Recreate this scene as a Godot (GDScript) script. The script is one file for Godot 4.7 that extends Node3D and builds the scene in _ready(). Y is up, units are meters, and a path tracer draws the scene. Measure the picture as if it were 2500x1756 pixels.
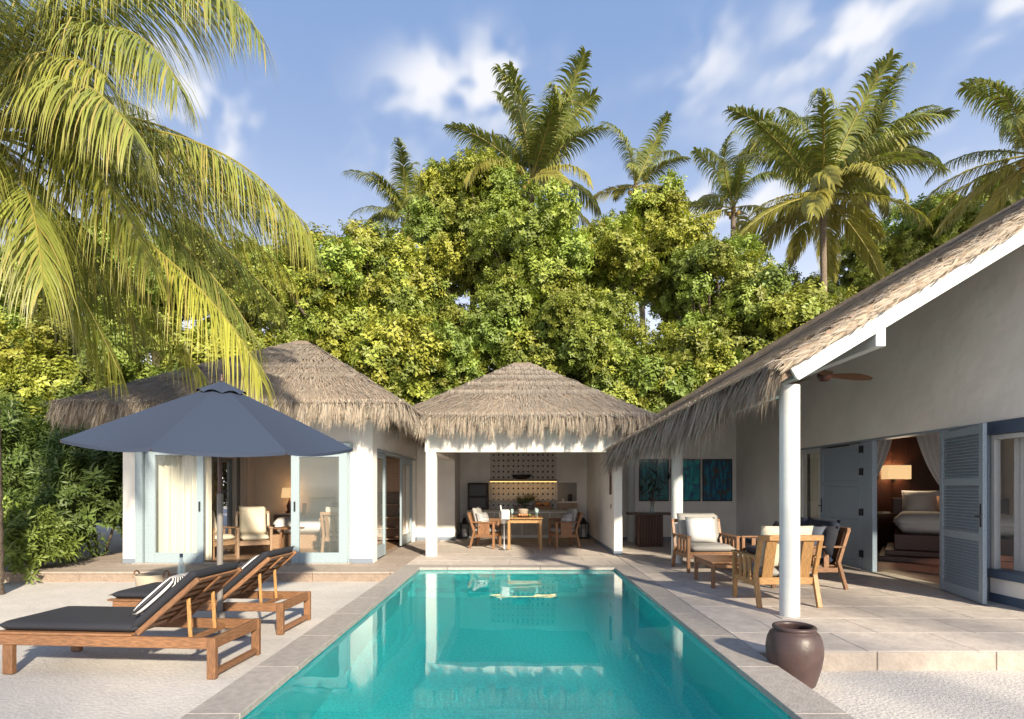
extends Node3D
# A thatched pool villa: sand court, pool, three thatched buildings, palms and broadleaf trees behind.

var rng := RandomNumberGenerator.new()
var M := {}
var T := {}
var used := {}
var mesh_cache := {}

# ------------------------------------------------------------------ mesh builder
class MB:
	var v := PackedVector3Array()
	var n := PackedVector3Array()
	var uv := PackedVector2Array()
	var c := PackedColorArray()
	var ix := PackedInt32Array()
	var col := Color.WHITE
	var colored := false
	func vert(p: Vector3, nn: Vector3, t := Vector2.ZERO) -> int:
		v.append(p); n.append(nn); uv.append(t); c.append(col)
		return v.size() - 1
	func tri_i(a: int, b: int, d: int, nn: Vector3) -> void:
		if (v[b] - v[a]).cross(v[d] - v[a]).dot(nn) > 0.0:
			ix.append(a); ix.append(d); ix.append(b)
		else:
			ix.append(a); ix.append(b); ix.append(d)
	func tri(a: Vector3, b: Vector3, d: Vector3, nn: Vector3) -> void:
		var i := vert(a, nn)
		vert(b, nn); vert(d, nn)
		tri_i(i, i + 1, i + 2, nn)
	func quad(a: Vector3, b: Vector3, d: Vector3, e: Vector3, nn: Vector3) -> void:
		var i := vert(a, nn, Vector2(0, 0))
		vert(b, nn, Vector2(1, 0)); vert(d, nn, Vector2(1, 1)); vert(e, nn, Vector2(0, 1))
		tri_i(i, i + 1, i + 2, nn); tri_i(i, i + 2, i + 3, nn)
	func poly_out(pts: Array, ctr: Vector3) -> void:
		var nn: Vector3 = (pts[1] - pts[0]).cross(pts[2] - pts[0]).normalized()
		var mid := Vector3.ZERO
		for p in pts: mid += p
		mid /= pts.size()
		if nn.dot(mid - ctr) < 0.0: nn = -nn
		var i := v.size()
		for p in pts: vert(p, nn)
		for k in range(1, pts.size() - 1): tri_i(i, i + k, i + k + 1, nn)
	func box(ctr: Vector3, s: Vector3, bev := 0.0, b := Basis.IDENTITY) -> void:
		var h := s * 0.5
		if bev <= 0.0:
			for ax in 3:
				for sg in [-1.0, 1.0]:
					var u := Vector3.ZERO; var w := Vector3.ZERO; var o := Vector3.ZERO
					o[ax] = h[ax] * sg; u[(ax + 1) % 3] = h[(ax + 1) % 3]; w[(ax + 2) % 3] = h[(ax + 2) % 3]
					var nn := Vector3.ZERO; nn[ax] = sg
					quad(ctr + b * (o - u - w), ctr + b * (o + u - w), ctr + b * (o + u + w), ctr + b * (o - u + w), b * nn)
			return
		bev = minf(bev, minf(h.x, minf(h.y, h.z)) * 0.8)
		var P := {}
		for sx in [-1, 1]:
			for sy in [-1, 1]:
				for sz in [-1, 1]:
					for ax in 3:
						var p := Vector3(h.x * sx, h.y * sy, h.z * sz)
						for k in 3:
							if k != ax: p[k] -= bev * [sx, sy, sz][k]
						P[[sx, sy, sz, ax]] = ctr + b * p
		for sx in [-1, 1]:
			for sy in [-1, 1]:
				for sz in [-1, 1]:
					poly_out([P[[sx, sy, sz, 0]], P[[sx, sy, sz, 1]], P[[sx, sy, sz, 2]]], ctr)
		for ax in 3:
			var a1 := (ax + 1) % 3
			var a2 := (ax + 2) % 3
			for s1 in [-1, 1]:
				for s2 in [-1, 1]:
					var k0 := [0, 0, 0, 0]; var k1 := [0, 0, 0, 0]
					k0[ax] = -1; k1[ax] = 1
					k0[a1] = s1; k1[a1] = s1; k0[a2] = s2; k1[a2] = s2
					var q0a := k0.duplicate(); q0a[3] = a1
					var q0b := k0.duplicate(); q0b[3] = a2
					var q1a := k1.duplicate(); q1a[3] = a1
					var q1b := k1.duplicate(); q1b[3] = a2
					poly_out([P[q0a], P[q1a], P[q1b], P[q0b]], ctr)
			for sg in [-1, 1]:
				var f := []
				for st in [[-1, -1], [1, -1], [1, 1], [-1, 1]]:
					var k := [0, 0, 0, ax]
					k[ax] = sg; k[a1] = st[0]; k[a2] = st[1]
					f.append(P[k])
				poly_out(f, ctr)
	func tube(pts: Array, rad: Array, sides := 8, caps := true, flat := 1.0) -> void:
		var first := v.size()
		var m := pts.size()
		var up := Vector3(0, 1, 0)
		var t0: Vector3 = (pts[1] - pts[0]).normalized()
		if absf(t0.dot(up)) > 0.95: up = Vector3(1, 0, 0)
		var sd := t0.cross(up).normalized()
		for i in m:
			var t: Vector3 = (pts[mini(i + 1, m - 1)] - pts[maxi(i - 1, 0)]).normalized()
			sd = (sd - t * sd.dot(t)).normalized()
			var u2 := sd.cross(t).normalized()
			for k in sides + 1:
				var a := TAU * k / sides
				var d := sd * cos(a) + u2 * sin(a) * flat
				vert(pts[i] + d * rad[i], d.normalized(), Vector2(float(k) / sides, float(i) / (m - 1)))
		for i in m - 1:
			for k in sides:
				var a := first + i * (sides + 1) + k
				var b2 := a + sides + 1
				var nn := n[a] + n[b2 + 1]
				tri_i(a, a + 1, b2 + 1, nn); tri_i(a, b2 + 1, b2, nn)
		if caps:
			for e in [0, m - 1]:
				var nn: Vector3 = (pts[0] - pts[1]).normalized() if e == 0 else (pts[m - 1] - pts[m - 2]).normalized()
				var ci := vert(pts[e], nn)
				var s0 := v.size()
				for k in sides + 1:
					vert(v[first + e * (sides + 1) + k], nn)
				for k in sides: tri_i(ci, s0 + k, s0 + k + 1, nn)
	func lathe(prof: Array, sides := 24, at := Vector3.ZERO) -> void:
		var first := v.size()
		var m := prof.size()
		for i in m:
			var t: Vector2 = (prof[mini(i + 1, m - 1)] - prof[maxi(i - 1, 0)]).normalized()
			var nr := Vector2(t.y, -t.x)
			for k in sides + 1:
				var a := TAU * k / sides
				vert(at + Vector3(prof[i].x * cos(a), prof[i].y, prof[i].x * sin(a)), Vector3(nr.x * cos(a), nr.y, nr.x * sin(a)), Vector2(float(k) / sides, float(i) / (m - 1)))
		for i in m - 1:
			for k in sides:
				var a := first + i * (sides + 1) + k
				var b2 := a + sides + 1
				var nn := n[a] + n[b2 + 1] + n[a + 1] + n[b2]
				tri_i(a, a + 1, b2 + 1, nn); tri_i(a, b2 + 1, b2, nn)
	func pillow(ctr: Vector3, s: Vector3, b := Basis.IDENTITY, sag := 1.0, nn_ := 8, pw := 3.0) -> void:
		# a soft cushion: rounded box with swollen faces; s.y is the thickness
		for sg in [1.0, -1.0]:
			var first := v.size()
			for i in nn_ + 1:
				for j in nn_ + 1:
					var x := -1.0 + 2.0 * i / nn_
					var z := -1.0 + 2.0 * j / nn_
					var e := (1.0 - pow(absf(x), pw * 2.0)) * (1.0 - pow(absf(z), pw * 2.0))
					var hgt := pow(maxf(e, 0.0), 0.5)
					var pinch := 1.0 - 0.05 * sag * (x * x * (1.0 - z * z) + z * z * (1.0 - x * x)) 
					var p := Vector3(x * s.x * 0.5 * pinch, sg * hgt * s.y * 0.5, z * s.z * 0.5 * pinch)
					var dx := pow(absf(x), pw * 2.0 - 1.0) * signf(x); var dz := pow(absf(z), pw * 2.0 - 1.0) * signf(z)
					vert(ctr + b * p, (b * Vector3(dx * 1.6, sg * (0.35 + hgt * 0.65), dz * 1.6)).normalized(), Vector2(float(i) / nn_, float(j) / nn_))
			for i in nn_:
				for j in nn_:
					var a := first + i * (nn_ + 1) + j
					var nn := b * Vector3(0, sg, 0)
					tri_i(a, a + 1, a + nn_ + 2, n[a] + n[a + nn_ + 2] + nn * 0.2); tri_i(a, a + nn_ + 2, a + nn_ + 1, n[a] + n[a + nn_ + 2] + nn * 0.2)
	func done() -> ArrayMesh:
		var arr := []
		arr.resize(Mesh.ARRAY_MAX)
		arr[Mesh.ARRAY_VERTEX] = v; arr[Mesh.ARRAY_NORMAL] = n; arr[Mesh.ARRAY_TEX_UV] = uv
		if colored: arr[Mesh.ARRAY_COLOR] = c
		arr[Mesh.ARRAY_INDEX] = ix
		var m := ArrayMesh.new()
		m.add_surface_from_arrays(Mesh.PRIMITIVE_TRIANGLES, arr)
		return m

# ------------------------------------------------------------------ scene helpers
func numbered(called: String) -> String:
	if not used.has(called):
		used[called] = 0
		return called
	used[called] += 1
	return "%s_%03d" % [called, used[called]]

func thing(called: String, label: String, category: String, at := Vector3.ZERO, turn := 0.0, group := "") -> Node3D:
	var o := Node3D.new()
	o.name = numbered(called)
	add_child(o)
	o.position = at; o.rotation.y = turn
	o.set_meta("label", label); o.set_meta("category", category)
	if group: o.set_meta("group", group)
	return o

func single(called: String, mesh: Mesh, m: Material, label: String, category: String, at := Vector3.ZERO, turn := 0.0, group := "") -> MeshInstance3D:
	var o := MeshInstance3D.new()
	o.name = numbered(called); o.mesh = mesh; o.material_override = m
	add_child(o)
	o.position = at; o.rotation.y = turn
	o.set_meta("label", label); o.set_meta("category", category)
	if group: o.set_meta("group", group)
	return o

func part(parent: Node, called: String, mesh: Mesh, m: Material, xf := Transform3D.IDENTITY) -> MeshInstance3D:
	var o := MeshInstance3D.new()
	o.name = called; o.mesh = mesh; o.material_override = m
	parent.add_child(o, true)
	o.transform = xf
	return o

func holder(parent: Node, called: String, at := Vector3.ZERO, turn := 0.0) -> Node3D:
	var o := Node3D.new()
	o.name = called
	parent.add_child(o, true)
	o.position = at; o.rotation.y = turn
	return o

func structure(called: String, mesh: Mesh, m: Material) -> MeshInstance3D:
	var o := MeshInstance3D.new()
	o.name = numbered(called); o.mesh = mesh; o.material_override = m
	add_child(o)
	o.set_meta("kind", "structure")
	return o

func box_mesh(s: Vector3, bev := 0.004) -> ArrayMesh:
	var key := "%.3f %.3f %.3f %.4f" % [s.x, s.y, s.z, bev]
	if not mesh_cache.has(key):
		var b := MB.new()
		b.box(Vector3.ZERO, s, bev)
		mesh_cache[key] = b.done()
	return mesh_cache[key]

# axis-aligned box from lo to hi
func bx(parent: Node, called: String, lo: Vector3, hi: Vector3, m: Material, bev := 0.004) -> MeshInstance3D:
	return part(parent, called, box_mesh((hi - lo).abs(), bev), m, Transform3D(Basis.IDENTITY, (lo + hi) * 0.5))

# a board from a to b: local x runs along it (the grain), w across (sideways), h thick along "up"
func board(parent: Node, called: String, a: Vector3, b: Vector3, w: float, h: float, m: Material, up := Vector3.UP, bev := 0.004) -> MeshInstance3D:
	var x := (b - a).normalized()
	if absf(x.dot(up)) > 0.97: up = Vector3(0, 0, 1)
	var z := x.cross(up).normalized()
	var y := z.cross(x).normalized()
	return part(parent, called, box_mesh(Vector3(a.distance_to(b), h, w), bev), m, Transform3D(Basis(x, y, z), (a + b) * 0.5))

func stuff(o: Node) -> Node:
	o.set_meta("kind", "stuff")
	return o

func lin(r: float, g: float, b: float) -> Color:
	return Color(r, g, b).linear_to_srgb()

# ------------------------------------------------------------------ textures and materials
func noise_tex(sz: int, freq: float, oct: int, lo: Color, hi: Color, sd: int, kind := FastNoiseLite.TYPE_SIMPLEX_SMOOTH, mid = null) -> NoiseTexture2D:
	var f := FastNoiseLite.new()
	f.noise_type = kind; f.frequency = freq; f.fractal_octaves = oct; f.seed = sd
	var t := NoiseTexture2D.new()
	t.width = sz; t.height = sz; t.seamless = true; t.noise = f; t.generate_mipmaps = false
	var g := Gradient.new()
	g.set_color(0, lo); g.set_color(1, hi)
	if mid != null: g.add_point(0.5, mid)
	t.color_ramp = g
	return t

func bump_tex(sz: int, freq: float, oct: int, strength: float, sd: int, kind := FastNoiseLite.TYPE_SIMPLEX_SMOOTH) -> NoiseTexture2D:
	var f := FastNoiseLite.new()
	f.noise_type = kind; f.frequency = freq; f.fractal_octaves = oct; f.seed = sd
	var t := NoiseTexture2D.new()
	t.width = sz; t.height = sz; t.seamless = true; t.noise = f; t.as_normal_map = true; t.bump_strength = strength; t.generate_mipmaps = false
	return t

func mat(key: String, c: Color, rough := 0.8, tex: Texture2D = null, scale := Vector3.ONE, nrm: Texture2D = null, nscale := 1.0, world := false) -> StandardMaterial3D:
	var m := StandardMaterial3D.new()
	m.resource_name = key
	m.albedo_color = c; m.roughness = rough
	if tex: m.albedo_texture = tex
	if nrm:
		m.normal_enabled = true; m.normal_texture = nrm; m.normal_scale = nscale
	if tex or nrm:
		m.uv1_triplanar = true; m.uv1_scale = scale; m.uv1_world_triplanar = world
	M[key] = m
	return m

func make_materials() -> void:
	var gr := func(a: float) -> Color: return Color(a, a, a)
	T.blotch = noise_tex(256, 0.012, 4, gr.call(0.80), gr.call(1.0), 3)
	T.faint = noise_tex(256, 0.012, 4, gr.call(0.93), gr.call(1.0), 33)
	T.fine = noise_tex(256, 0.09, 3, gr.call(0.78), gr.call(1.0), 5)
	T.grain = noise_tex(256, 0.03, 4, gr.call(0.62), gr.call(1.0), 7)
	T.sand = noise_tex(512, 0.05, 5, Color(0.92, 0.91, 0.90), Color(1.0, 0.995, 0.985), 11)
	T.stone = noise_tex(512, 0.014, 5, Color(0.86, 0.845, 0.83), Color(1.0, 0.985, 0.97), 13)
	T.straw = noise_tex(512, 0.05, 4, Color(0.62, 0.58, 0.55), Color(1.0, 0.97, 0.93), 17)
	T.nfine = bump_tex(256, 0.12, 3, 6.0, 19)
	T.nsand = bump_tex(512, 0.10, 4, 9.0, 21)
	T.nsoft = bump_tex(256, 0.03, 3, 5.0, 23)
	T.bark = noise_tex(256, 0.04, 4, Color(0.55, 0.52, 0.50), Color(1, 0.98, 0.95), 29)
	mat("sand", lin(0.555, 0.525, 0.505), 0.95, T.sand, Vector3(0.55, 0.55, 0.55), T.nsand, 0.16, true)
	for i in 4:
		var k: float = [1.0, 0.96, 1.03, 0.93][i]
		var p := mat("paver_%d" % i, lin(0.58 * k, 0.525 * k, 0.485 * k), 0.75, T.stone, Vector3(0.6, 0.6, 0.6), T.nfine, 0.07, true)
		p.uv1_offset = Vector3(i * 0.37, i * 0.21, i * 0.53)
		var l := mat("boardwalk_%d" % i, lin(0.38 * k, 0.32 * k, 0.28 * k), 0.8, T.stone, Vector3(0.9, 0.9, 0.9), T.nfine, 0.15, true)
		l.uv1_offset = Vector3(i * 0.31, i * 0.17, i * 0.43)
		var cp := mat("coping_%d" % i, lin(0.40 * k, 0.37 * k, 0.35 * k), 0.65, T.stone, Vector3(1.3, 1.3, 1.3), T.nfine, 0.15, true)
		cp.uv1_offset = Vector3(i * 0.41, i * 0.27, i * 0.13)
	mat("riser", lin(0.40, 0.355, 0.325), 0.85, T.stone, Vector3(0.7, 0.7, 0.7), T.nfine, 0.12, true)
	mat("riser_dark", lin(0.30, 0.235, 0.195), 0.85, T.stone, Vector3(0.9, 0.9, 0.9), T.nfine, 0.4, true)
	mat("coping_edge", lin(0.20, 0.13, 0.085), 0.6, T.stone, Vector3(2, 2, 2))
	mat("render", lin(0.83, 0.80, 0.76), 0.9, T.faint, Vector3(0.35, 0.35, 0.35), T.nsoft, 0.12, true)
	mat("villa_render", lin(0.83, 0.80, 0.76), 0.9, T.faint, Vector3(0.3, 0.3, 0.3), T.nsoft, 0.12, true)
	mat("white_paint", lin(0.58, 0.595, 0.59), 0.5, T.faint, Vector3(0.8, 0.8, 0.8))
	mat("ceiling", lin(0.72, 0.68, 0.63), 0.9)
	mat("skirting", lin(0.17, 0.20, 0.25), 0.5)
	mat("door_paint", lin(0.34, 0.42, 0.47), 0.4, T.fine, Vector3(2, 2, 2))
	mat("jamb_paint", lin(0.34, 0.42, 0.47), 0.4, T.fine, Vector3(2, 2, 2))
	mat("shutter_paint", lin(0.30, 0.375, 0.455), 0.45, T.fine, Vector3(2, 2, 2))
	mat("navy_paint", lin(0.07, 0.10, 0.15), 0.4)
	mat("iron", lin(0.03, 0.03, 0.035), 0.4)
	M.iron.metallic = 0.6
	mat("steel", lin(0.55, 0.55, 0.56), 0.28)
	M.steel.metallic = 0.9
	mat("pole_metal", lin(0.17, 0.155, 0.145), 0.45)
	for i in 3:
		var k: float = [1.0, 0.86, 1.14][i]
		var t := mat("teak_%d" % i, lin(0.34 * k, 0.165 * k, 0.078 * k), 0.5, T.grain, Vector3(1.1, 14, 14), T.nfine, 0.12)
		t.uv1_offset = Vector3(i * 0.37, i * 0.61, i * 0.29)
		var g := mat("golden_teak_%d" % i, lin(0.54 * k, 0.29 * k, 0.105 * k), 0.5, T.grain, Vector3(1.1, 14, 14), T.nfine, 0.12)
		g.uv1_offset = Vector3(i * 0.23, i * 0.41, i * 0.19)
		var d := mat("dark_wood_%d" % i, lin(0.105 * k, 0.042 * k, 0.03 * k), 0.38, T.grain, Vector3(0.9, 12, 12))
		d.uv1_offset = Vector3(i * 0.53, i * 0.11, i * 0.39)
		var wf := mat("oak_%d" % i, lin(0.40 * k, 0.25 * k, 0.15 * k), 0.45, T.grain, Vector3(0.9, 12, 12))
		wf.uv1_offset = Vector3(i * 0.13, i * 0.71, i * 0.59)
	mat("charcoal_cloth", lin(0.022, 0.023, 0.033), 0.9, T.fine, Vector3(6, 6, 6), T.nfine, 0.25)
	mat("navy_cloth", lin(0.02, 0.027, 0.05), 0.9, T.fine, Vector3(6, 6, 6), T.nfine, 0.25)
	mat("slate_cloth", lin(0.11, 0.125, 0.17), 0.9, T.fine, Vector3(6, 6, 6), T.nfine, 0.25)
	mat("grey_cloth", lin(0.36, 0.345, 0.33), 0.9, T.fine, Vector3(6, 6, 6), T.nfine, 0.25)
	mat("cream_cloth", lin(0.70, 0.62, 0.48), 0.9, T.fine, Vector3(6, 6, 6), T.nfine, 0.2)
	mat("linen", lin(0.76, 0.745, 0.74), 0.9, T.fine, Vector3(3, 3, 3), T.nsoft, 0.3)
	mat("curtain", lin(0.80, 0.75, 0.62), 0.95, T.fine, Vector3(3, 3, 3))
	M.curtain.backlight_enabled = true; M.curtain.backlight = lin(0.35, 0.33, 0.28)
	mat("canopy", lin(0.029, 0.044, 0.085), 0.85, T.fine, Vector3(9, 9, 9), T.nfine, 0.08)
	mat("thatch", lin(0.37, 0.30, 0.24), 0.95, T.straw, Vector3(2.4, 2.4, 2.4), T.nsand, 1.0)
	mat("straw", lin(1, 1, 1), 0.9)
	M.straw.vertex_color_use_as_albedo = true
	M.straw.backlight_enabled = true; M.straw.backlight = lin(0.2, 0.2, 0.2)
	mat("jar", lin(0.075, 0.045, 0.043), 0.45, T.blotch, Vector3(1.6, 1.6, 1.6), T.nsoft, 0.15)
	mat("black", lin(0.015, 0.014, 0.016), 0.45)
	mat("dark_inside", lin(0.03, 0.022, 0.02), 0.8)
	mat("trunk", lin(0.30, 0.245, 0.20), 0.95, T.bark, Vector3(1.5, 1.5, 1.5), T.nsand, 0.8)
	mat("bark", lin(0.17, 0.135, 0.105), 0.95, T.bark, Vector3(1.2, 1.2, 1.2), T.nsand, 0.8)
	mat("terracotta", lin(0.42, 0.20, 0.11), 0.8)
	mat("bread", lin(0.45, 0.20, 0.07), 0.7)
	mat("wicker", lin(0.52, 0.44, 0.34), 0.85, T.fine, Vector3(9, 9, 9), T.nfine, 0.8)
	mat("ceramic", lin(0.72, 0.71, 0.69), 0.25)
	mat("worktop", lin(0.50, 0.45, 0.37), 0.5, T.blotch, Vector3(1, 1, 1))
	mat("pool_tile", lin(0.07, 0.76, 0.78), 0.35, T.fine, Vector3(1.2, 1.2, 1.2))
	mat("shade_cloth", lin(0.80, 0.62, 0.40), 0.9)
	M.shade_cloth.emission_enabled = true; M.shade_cloth.emission = Color(1.0, 0.82, 0.58); M.shade_cloth.emission_energy_multiplier = 0.3
	mat("led", lin(0.9, 0.8, 0.6), 0.5)
	M.led.emission_enabled = true; M.led.emission = Color(1.0, 0.80, 0.45); M.led.emission_energy_multiplier = 0.6
	var leafy := func(key: String, c: Color, b: Color, rough: float) -> void:
		var m := mat(key, c, rough)
		m.vertex_color_use_as_albedo = true
		m.backlight_enabled = true; m.backlight = b
	leafy.call("leaf", lin(1, 1, 1), lin(0.55, 0.62, 0.25), 0.5)
	leafy.call("frond", lin(1, 1, 1), lin(0.55, 0.60, 0.20), 0.42)
	var gl := mat("glass", Color(0.9, 0.97, 0.95, 0.06), 0.02)
	gl.transparency = BaseMaterial3D.TRANSPARENCY_ALPHA
	gl.metallic_specular = 0.5
	var gg := mat("bottle_glass", Color(0.75, 0.86, 0.86, 0.35), 0.05)
	gg.transparency = BaseMaterial3D.TRANSPARENCY_ALPHA
	var wt := mat("water", Color(0.84, 0.985, 0.985, 0.0), 0.0)
	wt.refraction_enabled = true; wt.refraction_scale = 0.033
	wt.transparency = BaseMaterial3D.TRANSPARENCY_ALPHA

func wood(kind := "teak") -> Material:
	return M["%s_%d" % [kind, rng.randi() % 3]]

# ------------------------------------------------------------------ sky, sun, camera
func sky_and_camera() -> void:
	var cam := Camera3D.new()
	cam.name = "camera"
	add_child(cam)
	cam.position = Vector3(0, 1.56, 0)
	cam.projection = Camera3D.PROJECTION_FRUSTUM
	cam.near = 0.1; cam.far = 900.0
	cam.size = 0.1 * 1613.0 / 1275.0
	cam.frustum_offset = Vector2(-0.00094, 0.02263)
	cam.current = true
	var sun := DirectionalLight3D.new()
	sun.name = "sun"
	add_child(sun)
	var el := deg_to_rad(24.5)
	var az := deg_to_rad(25.0)      # from behind the camera, towards the right
	var to_sun := Vector3(sin(az) * cos(el), sin(el), cos(az) * cos(el))
	sun.look_at_from_position(to_sun * 50.0, Vector3.ZERO)
	sun.light_energy = 1.2
	sun.light_color = Color(1.0, 0.95, 0.85)
	sun.light_angular_distance = 2.0
	sun.shadow_enabled = true
	var env := Environment.new()
	env.background_mode = Environment.BG_SKY
	env.tonemap_mode = Environment.TONE_MAPPER_LINEAR
	env.tonemap_exposure = 2.8
	env.background_energy_multiplier = 1.0
	env.sdfgi_enabled = true; env.ssao_enabled = true; env.ssil_enabled = true
	var sky := Sky.new()
	var pm := PanoramaSkyMaterial.new()
	pm.panorama = make_sky()
	sky.sky_material = pm
	env.sky = sky
	var we := WorldEnvironment.new()
	we.name = "world"
	we.environment = env
	add_child(we)

func make_sky() -> ImageTexture:
	var w := 1600
	var h := 800
	var im := Image.create(w, h, false, Image.FORMAT_RGBF)
	var n1 := FastNoiseLite.new()
	n1.seed = 4; n1.frequency = 1.0; n1.fractal_octaves = 5; n1.noise_type = FastNoiseLite.TYPE_SIMPLEX_SMOOTH
	var n2 := FastNoiseLite.new()
	n2.seed = 9; n2.frequency = 0.55; n2.fractal_octaves = 3; n2.noise_type = FastNoiseLite.TYPE_SIMPLEX_SMOOTH
	var n3 := FastNoiseLite.new()
	n3.seed = 21; n3.frequency = 2.2; n3.fractal_octaves = 4; n3.noise_type = FastNoiseLite.TYPE_SIMPLEX_SMOOTH
	# soft cloud banks: direction as (right, up) per unit forward, size, strength
	var banks := []
	for b in [[-0.62, 0.68, 0.16, 0.10, 1.0], [-0.70, 0.62, 0.12, 0.08, 0.7], [-0.10, 0.70, 0.13, 0.055, 1.0], [-0.02, 0.74, 0.07, 0.05, 0.7], [0.34, 0.77, 0.05, 0.09, 0.7], [0.60, 0.82, 0.12, 0.045, 0.85], [0.52, 0.76, 0.07, 0.035, 0.6],
			[-0.24, 0.57, 0.08, 0.06, 0.45], [0.80, 0.62, 0.06, 0.08, 0.8], [0.38, 0.50, 0.12, 0.06, 0.8], [0.28, 0.68, 0.04, 0.05, 0.4], [0.88, 0.83, 0.05, 0.05, 0.5]]:
		banks.append([Vector3(b[0], b[1], -1).normalized(), b[2], b[3], b[4]])
	var below := Color(0.45, 0.43, 0.40)
	im.fill(below)
	for y in h / 2 + 2:
		var el := (0.5 - (y + 0.5) / h) * PI
		var up := sin(el)
		var ce := cos(el)
		var t := pow(clampf(1.0 - up, 0.0, 1.0), 4.2)
		var base := Color(0.083, 0.135, 0.246).lerp(Color(0.98, 0.95, 0.91), t)
		for x in w:
			var lon := (x + 0.5) / w * TAU
			var d := Vector3(sin(lon) * ce, up, -cos(lon) * ce)
			var k := 0.0
			var q := d / (up + 0.28)
			var f := n1.get_noise_3d(q.x * 1.7, q.y * 3.0, q.z * 1.7)
			var f2 := n3.get_noise_3d((q.x * 0.8 + q.y * 0.9) * 1.1 + 0.25 * f, (q.y * 0.8 - q.x * 0.6) * 4.2 + 0.4 * f, q.z * 1.6)
			if d.z < -0.3:
				for b in banks:
					var e: Vector3 = d - b[0]
					var r: float = (e.x * e.x + e.z * e.z) / (b[1] * b[1]) + e.y * e.y / (b[2] * b[2])
					if r < 4.0:
						k += b[3] * exp(-r * 1.5) * clampf(0.30 + 1.5 * f + 2.2 * f2, 0.0, 1.25)
			var wide := n2.get_noise_3d(q.x + 7.0, q.y * 2.0, q.z)
			k += clampf((wide * 0.9 + f * 0.9) - 0.42, 0.0, 1.0) * 1.4
			k = clampf(k, 0.0, 1.0)
			k = k * k * (3.0 - 2.0 * k)
			im.set_pixel(x, y, base.lerp(Color(0.37, 0.37, 0.38), k * 0.88))
	return ImageTexture.create_from_image(im)

# ------------------------------------------------------------------ ground, deck, pool
func build_ground() -> void:
	var f := FastNoiseLite.new()
	f.seed = 2; f.frequency = 0.9; f.fractal_octaves = 4
	var b := MB.new()
	var x0 := -13.2; var z0 := -16.2
	var st := 0.15
	var nx := 176; var nz := 160
	var ht := func(x: float, z: float) -> float: return f.get_noise_2d(x, z) * 0.014 + f.get_noise_2d(x * 4.0, z * 4.0) * 0.003 - 0.004
	for i in nx + 1:
		for j in nz + 1:
			var x := x0 + i * st; var z := z0 + j * st
			var y: float = ht.call(x, z)
			var nn := Vector3(ht.call(x - 0.05, z) - ht.call(x + 0.05, z), 0.1, ht.call(x, z - 0.05) - ht.call(x, z + 0.05)).normalized()
			b.vert(Vector3(x, y, z), nn)
	for i in nx:
		for j in nz:
			var cx := x0 + (i + 0.5) * st; var cz := z0 + (j + 0.5) * st
			if absf(cx) < 1.9 and cz > -10.2 and cz < -0.55: continue
			var a := i * (nz + 1) + j
			b.tri_i(a, a + 1, a + nz + 2, Vector3.UP); b.tri_i(a, a + nz + 2, a + nz + 1, Vector3.UP)
	var x1 := x0 + nx * st; var z1 := z0 + nz * st
	var F := 320.0
	for r in [[-F, -F, F, z0 + 0.02], [-F, z1 - 0.02, F, F], [-F, z0 + 0.02, x0 + 0.02, z1 - 0.02], [x1 - 0.02, z0 + 0.02, F, z1 - 0.02]]:
		b.quad(Vector3(r[0], -0.012, r[1]), Vector3(r[2], -0.012, r[1]), Vector3(r[2], -0.012, r[3]), Vector3(r[0], -0.012, r[3]), Vector3.UP)
	structure("sand_ground", b.done(), M.sand)

const DECK := 0.16

# slabs of w by d in rows along x between x0..x1, z0..z1 (z0 > z1), with a half-slab shift every second row
func pave(parent: Node, called: String, x0: float, x1: float, z0: float, z1: float, w: float, d: float, key: String, th := 0.03) -> void:
	var gap := 0.004
	var row := 0
	var z := z0
	while z > z1 + 0.05:
		var ze := maxf(z - d, z1)
		if ze - z1 < 0.12: ze = z1
		var x := x0 - (w * 0.5 if row % 2 == 1 else 0.0)
		while x < x1 - 0.02:
			var a := maxf(x, x0)
			var e := minf(x + w, x1)
			if e - a > 0.06:
				var s := Vector3(e - a - gap, th, z - ze - gap)
				var o := part(parent, called, box_mesh(s, 0.004), M["%s_%d" % [key, rng.randi() % 4]], Transform3D(Basis.IDENTITY, Vector3((a + e) * 0.5, DECK - th * 0.5 + rng.randf_range(-0.001, 0.001), (z + ze) * 0.5)))
				o.rotation.x = rng.randf_range(-0.001, 0.001)
			x += w
		z = ze
		row += 1

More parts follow.
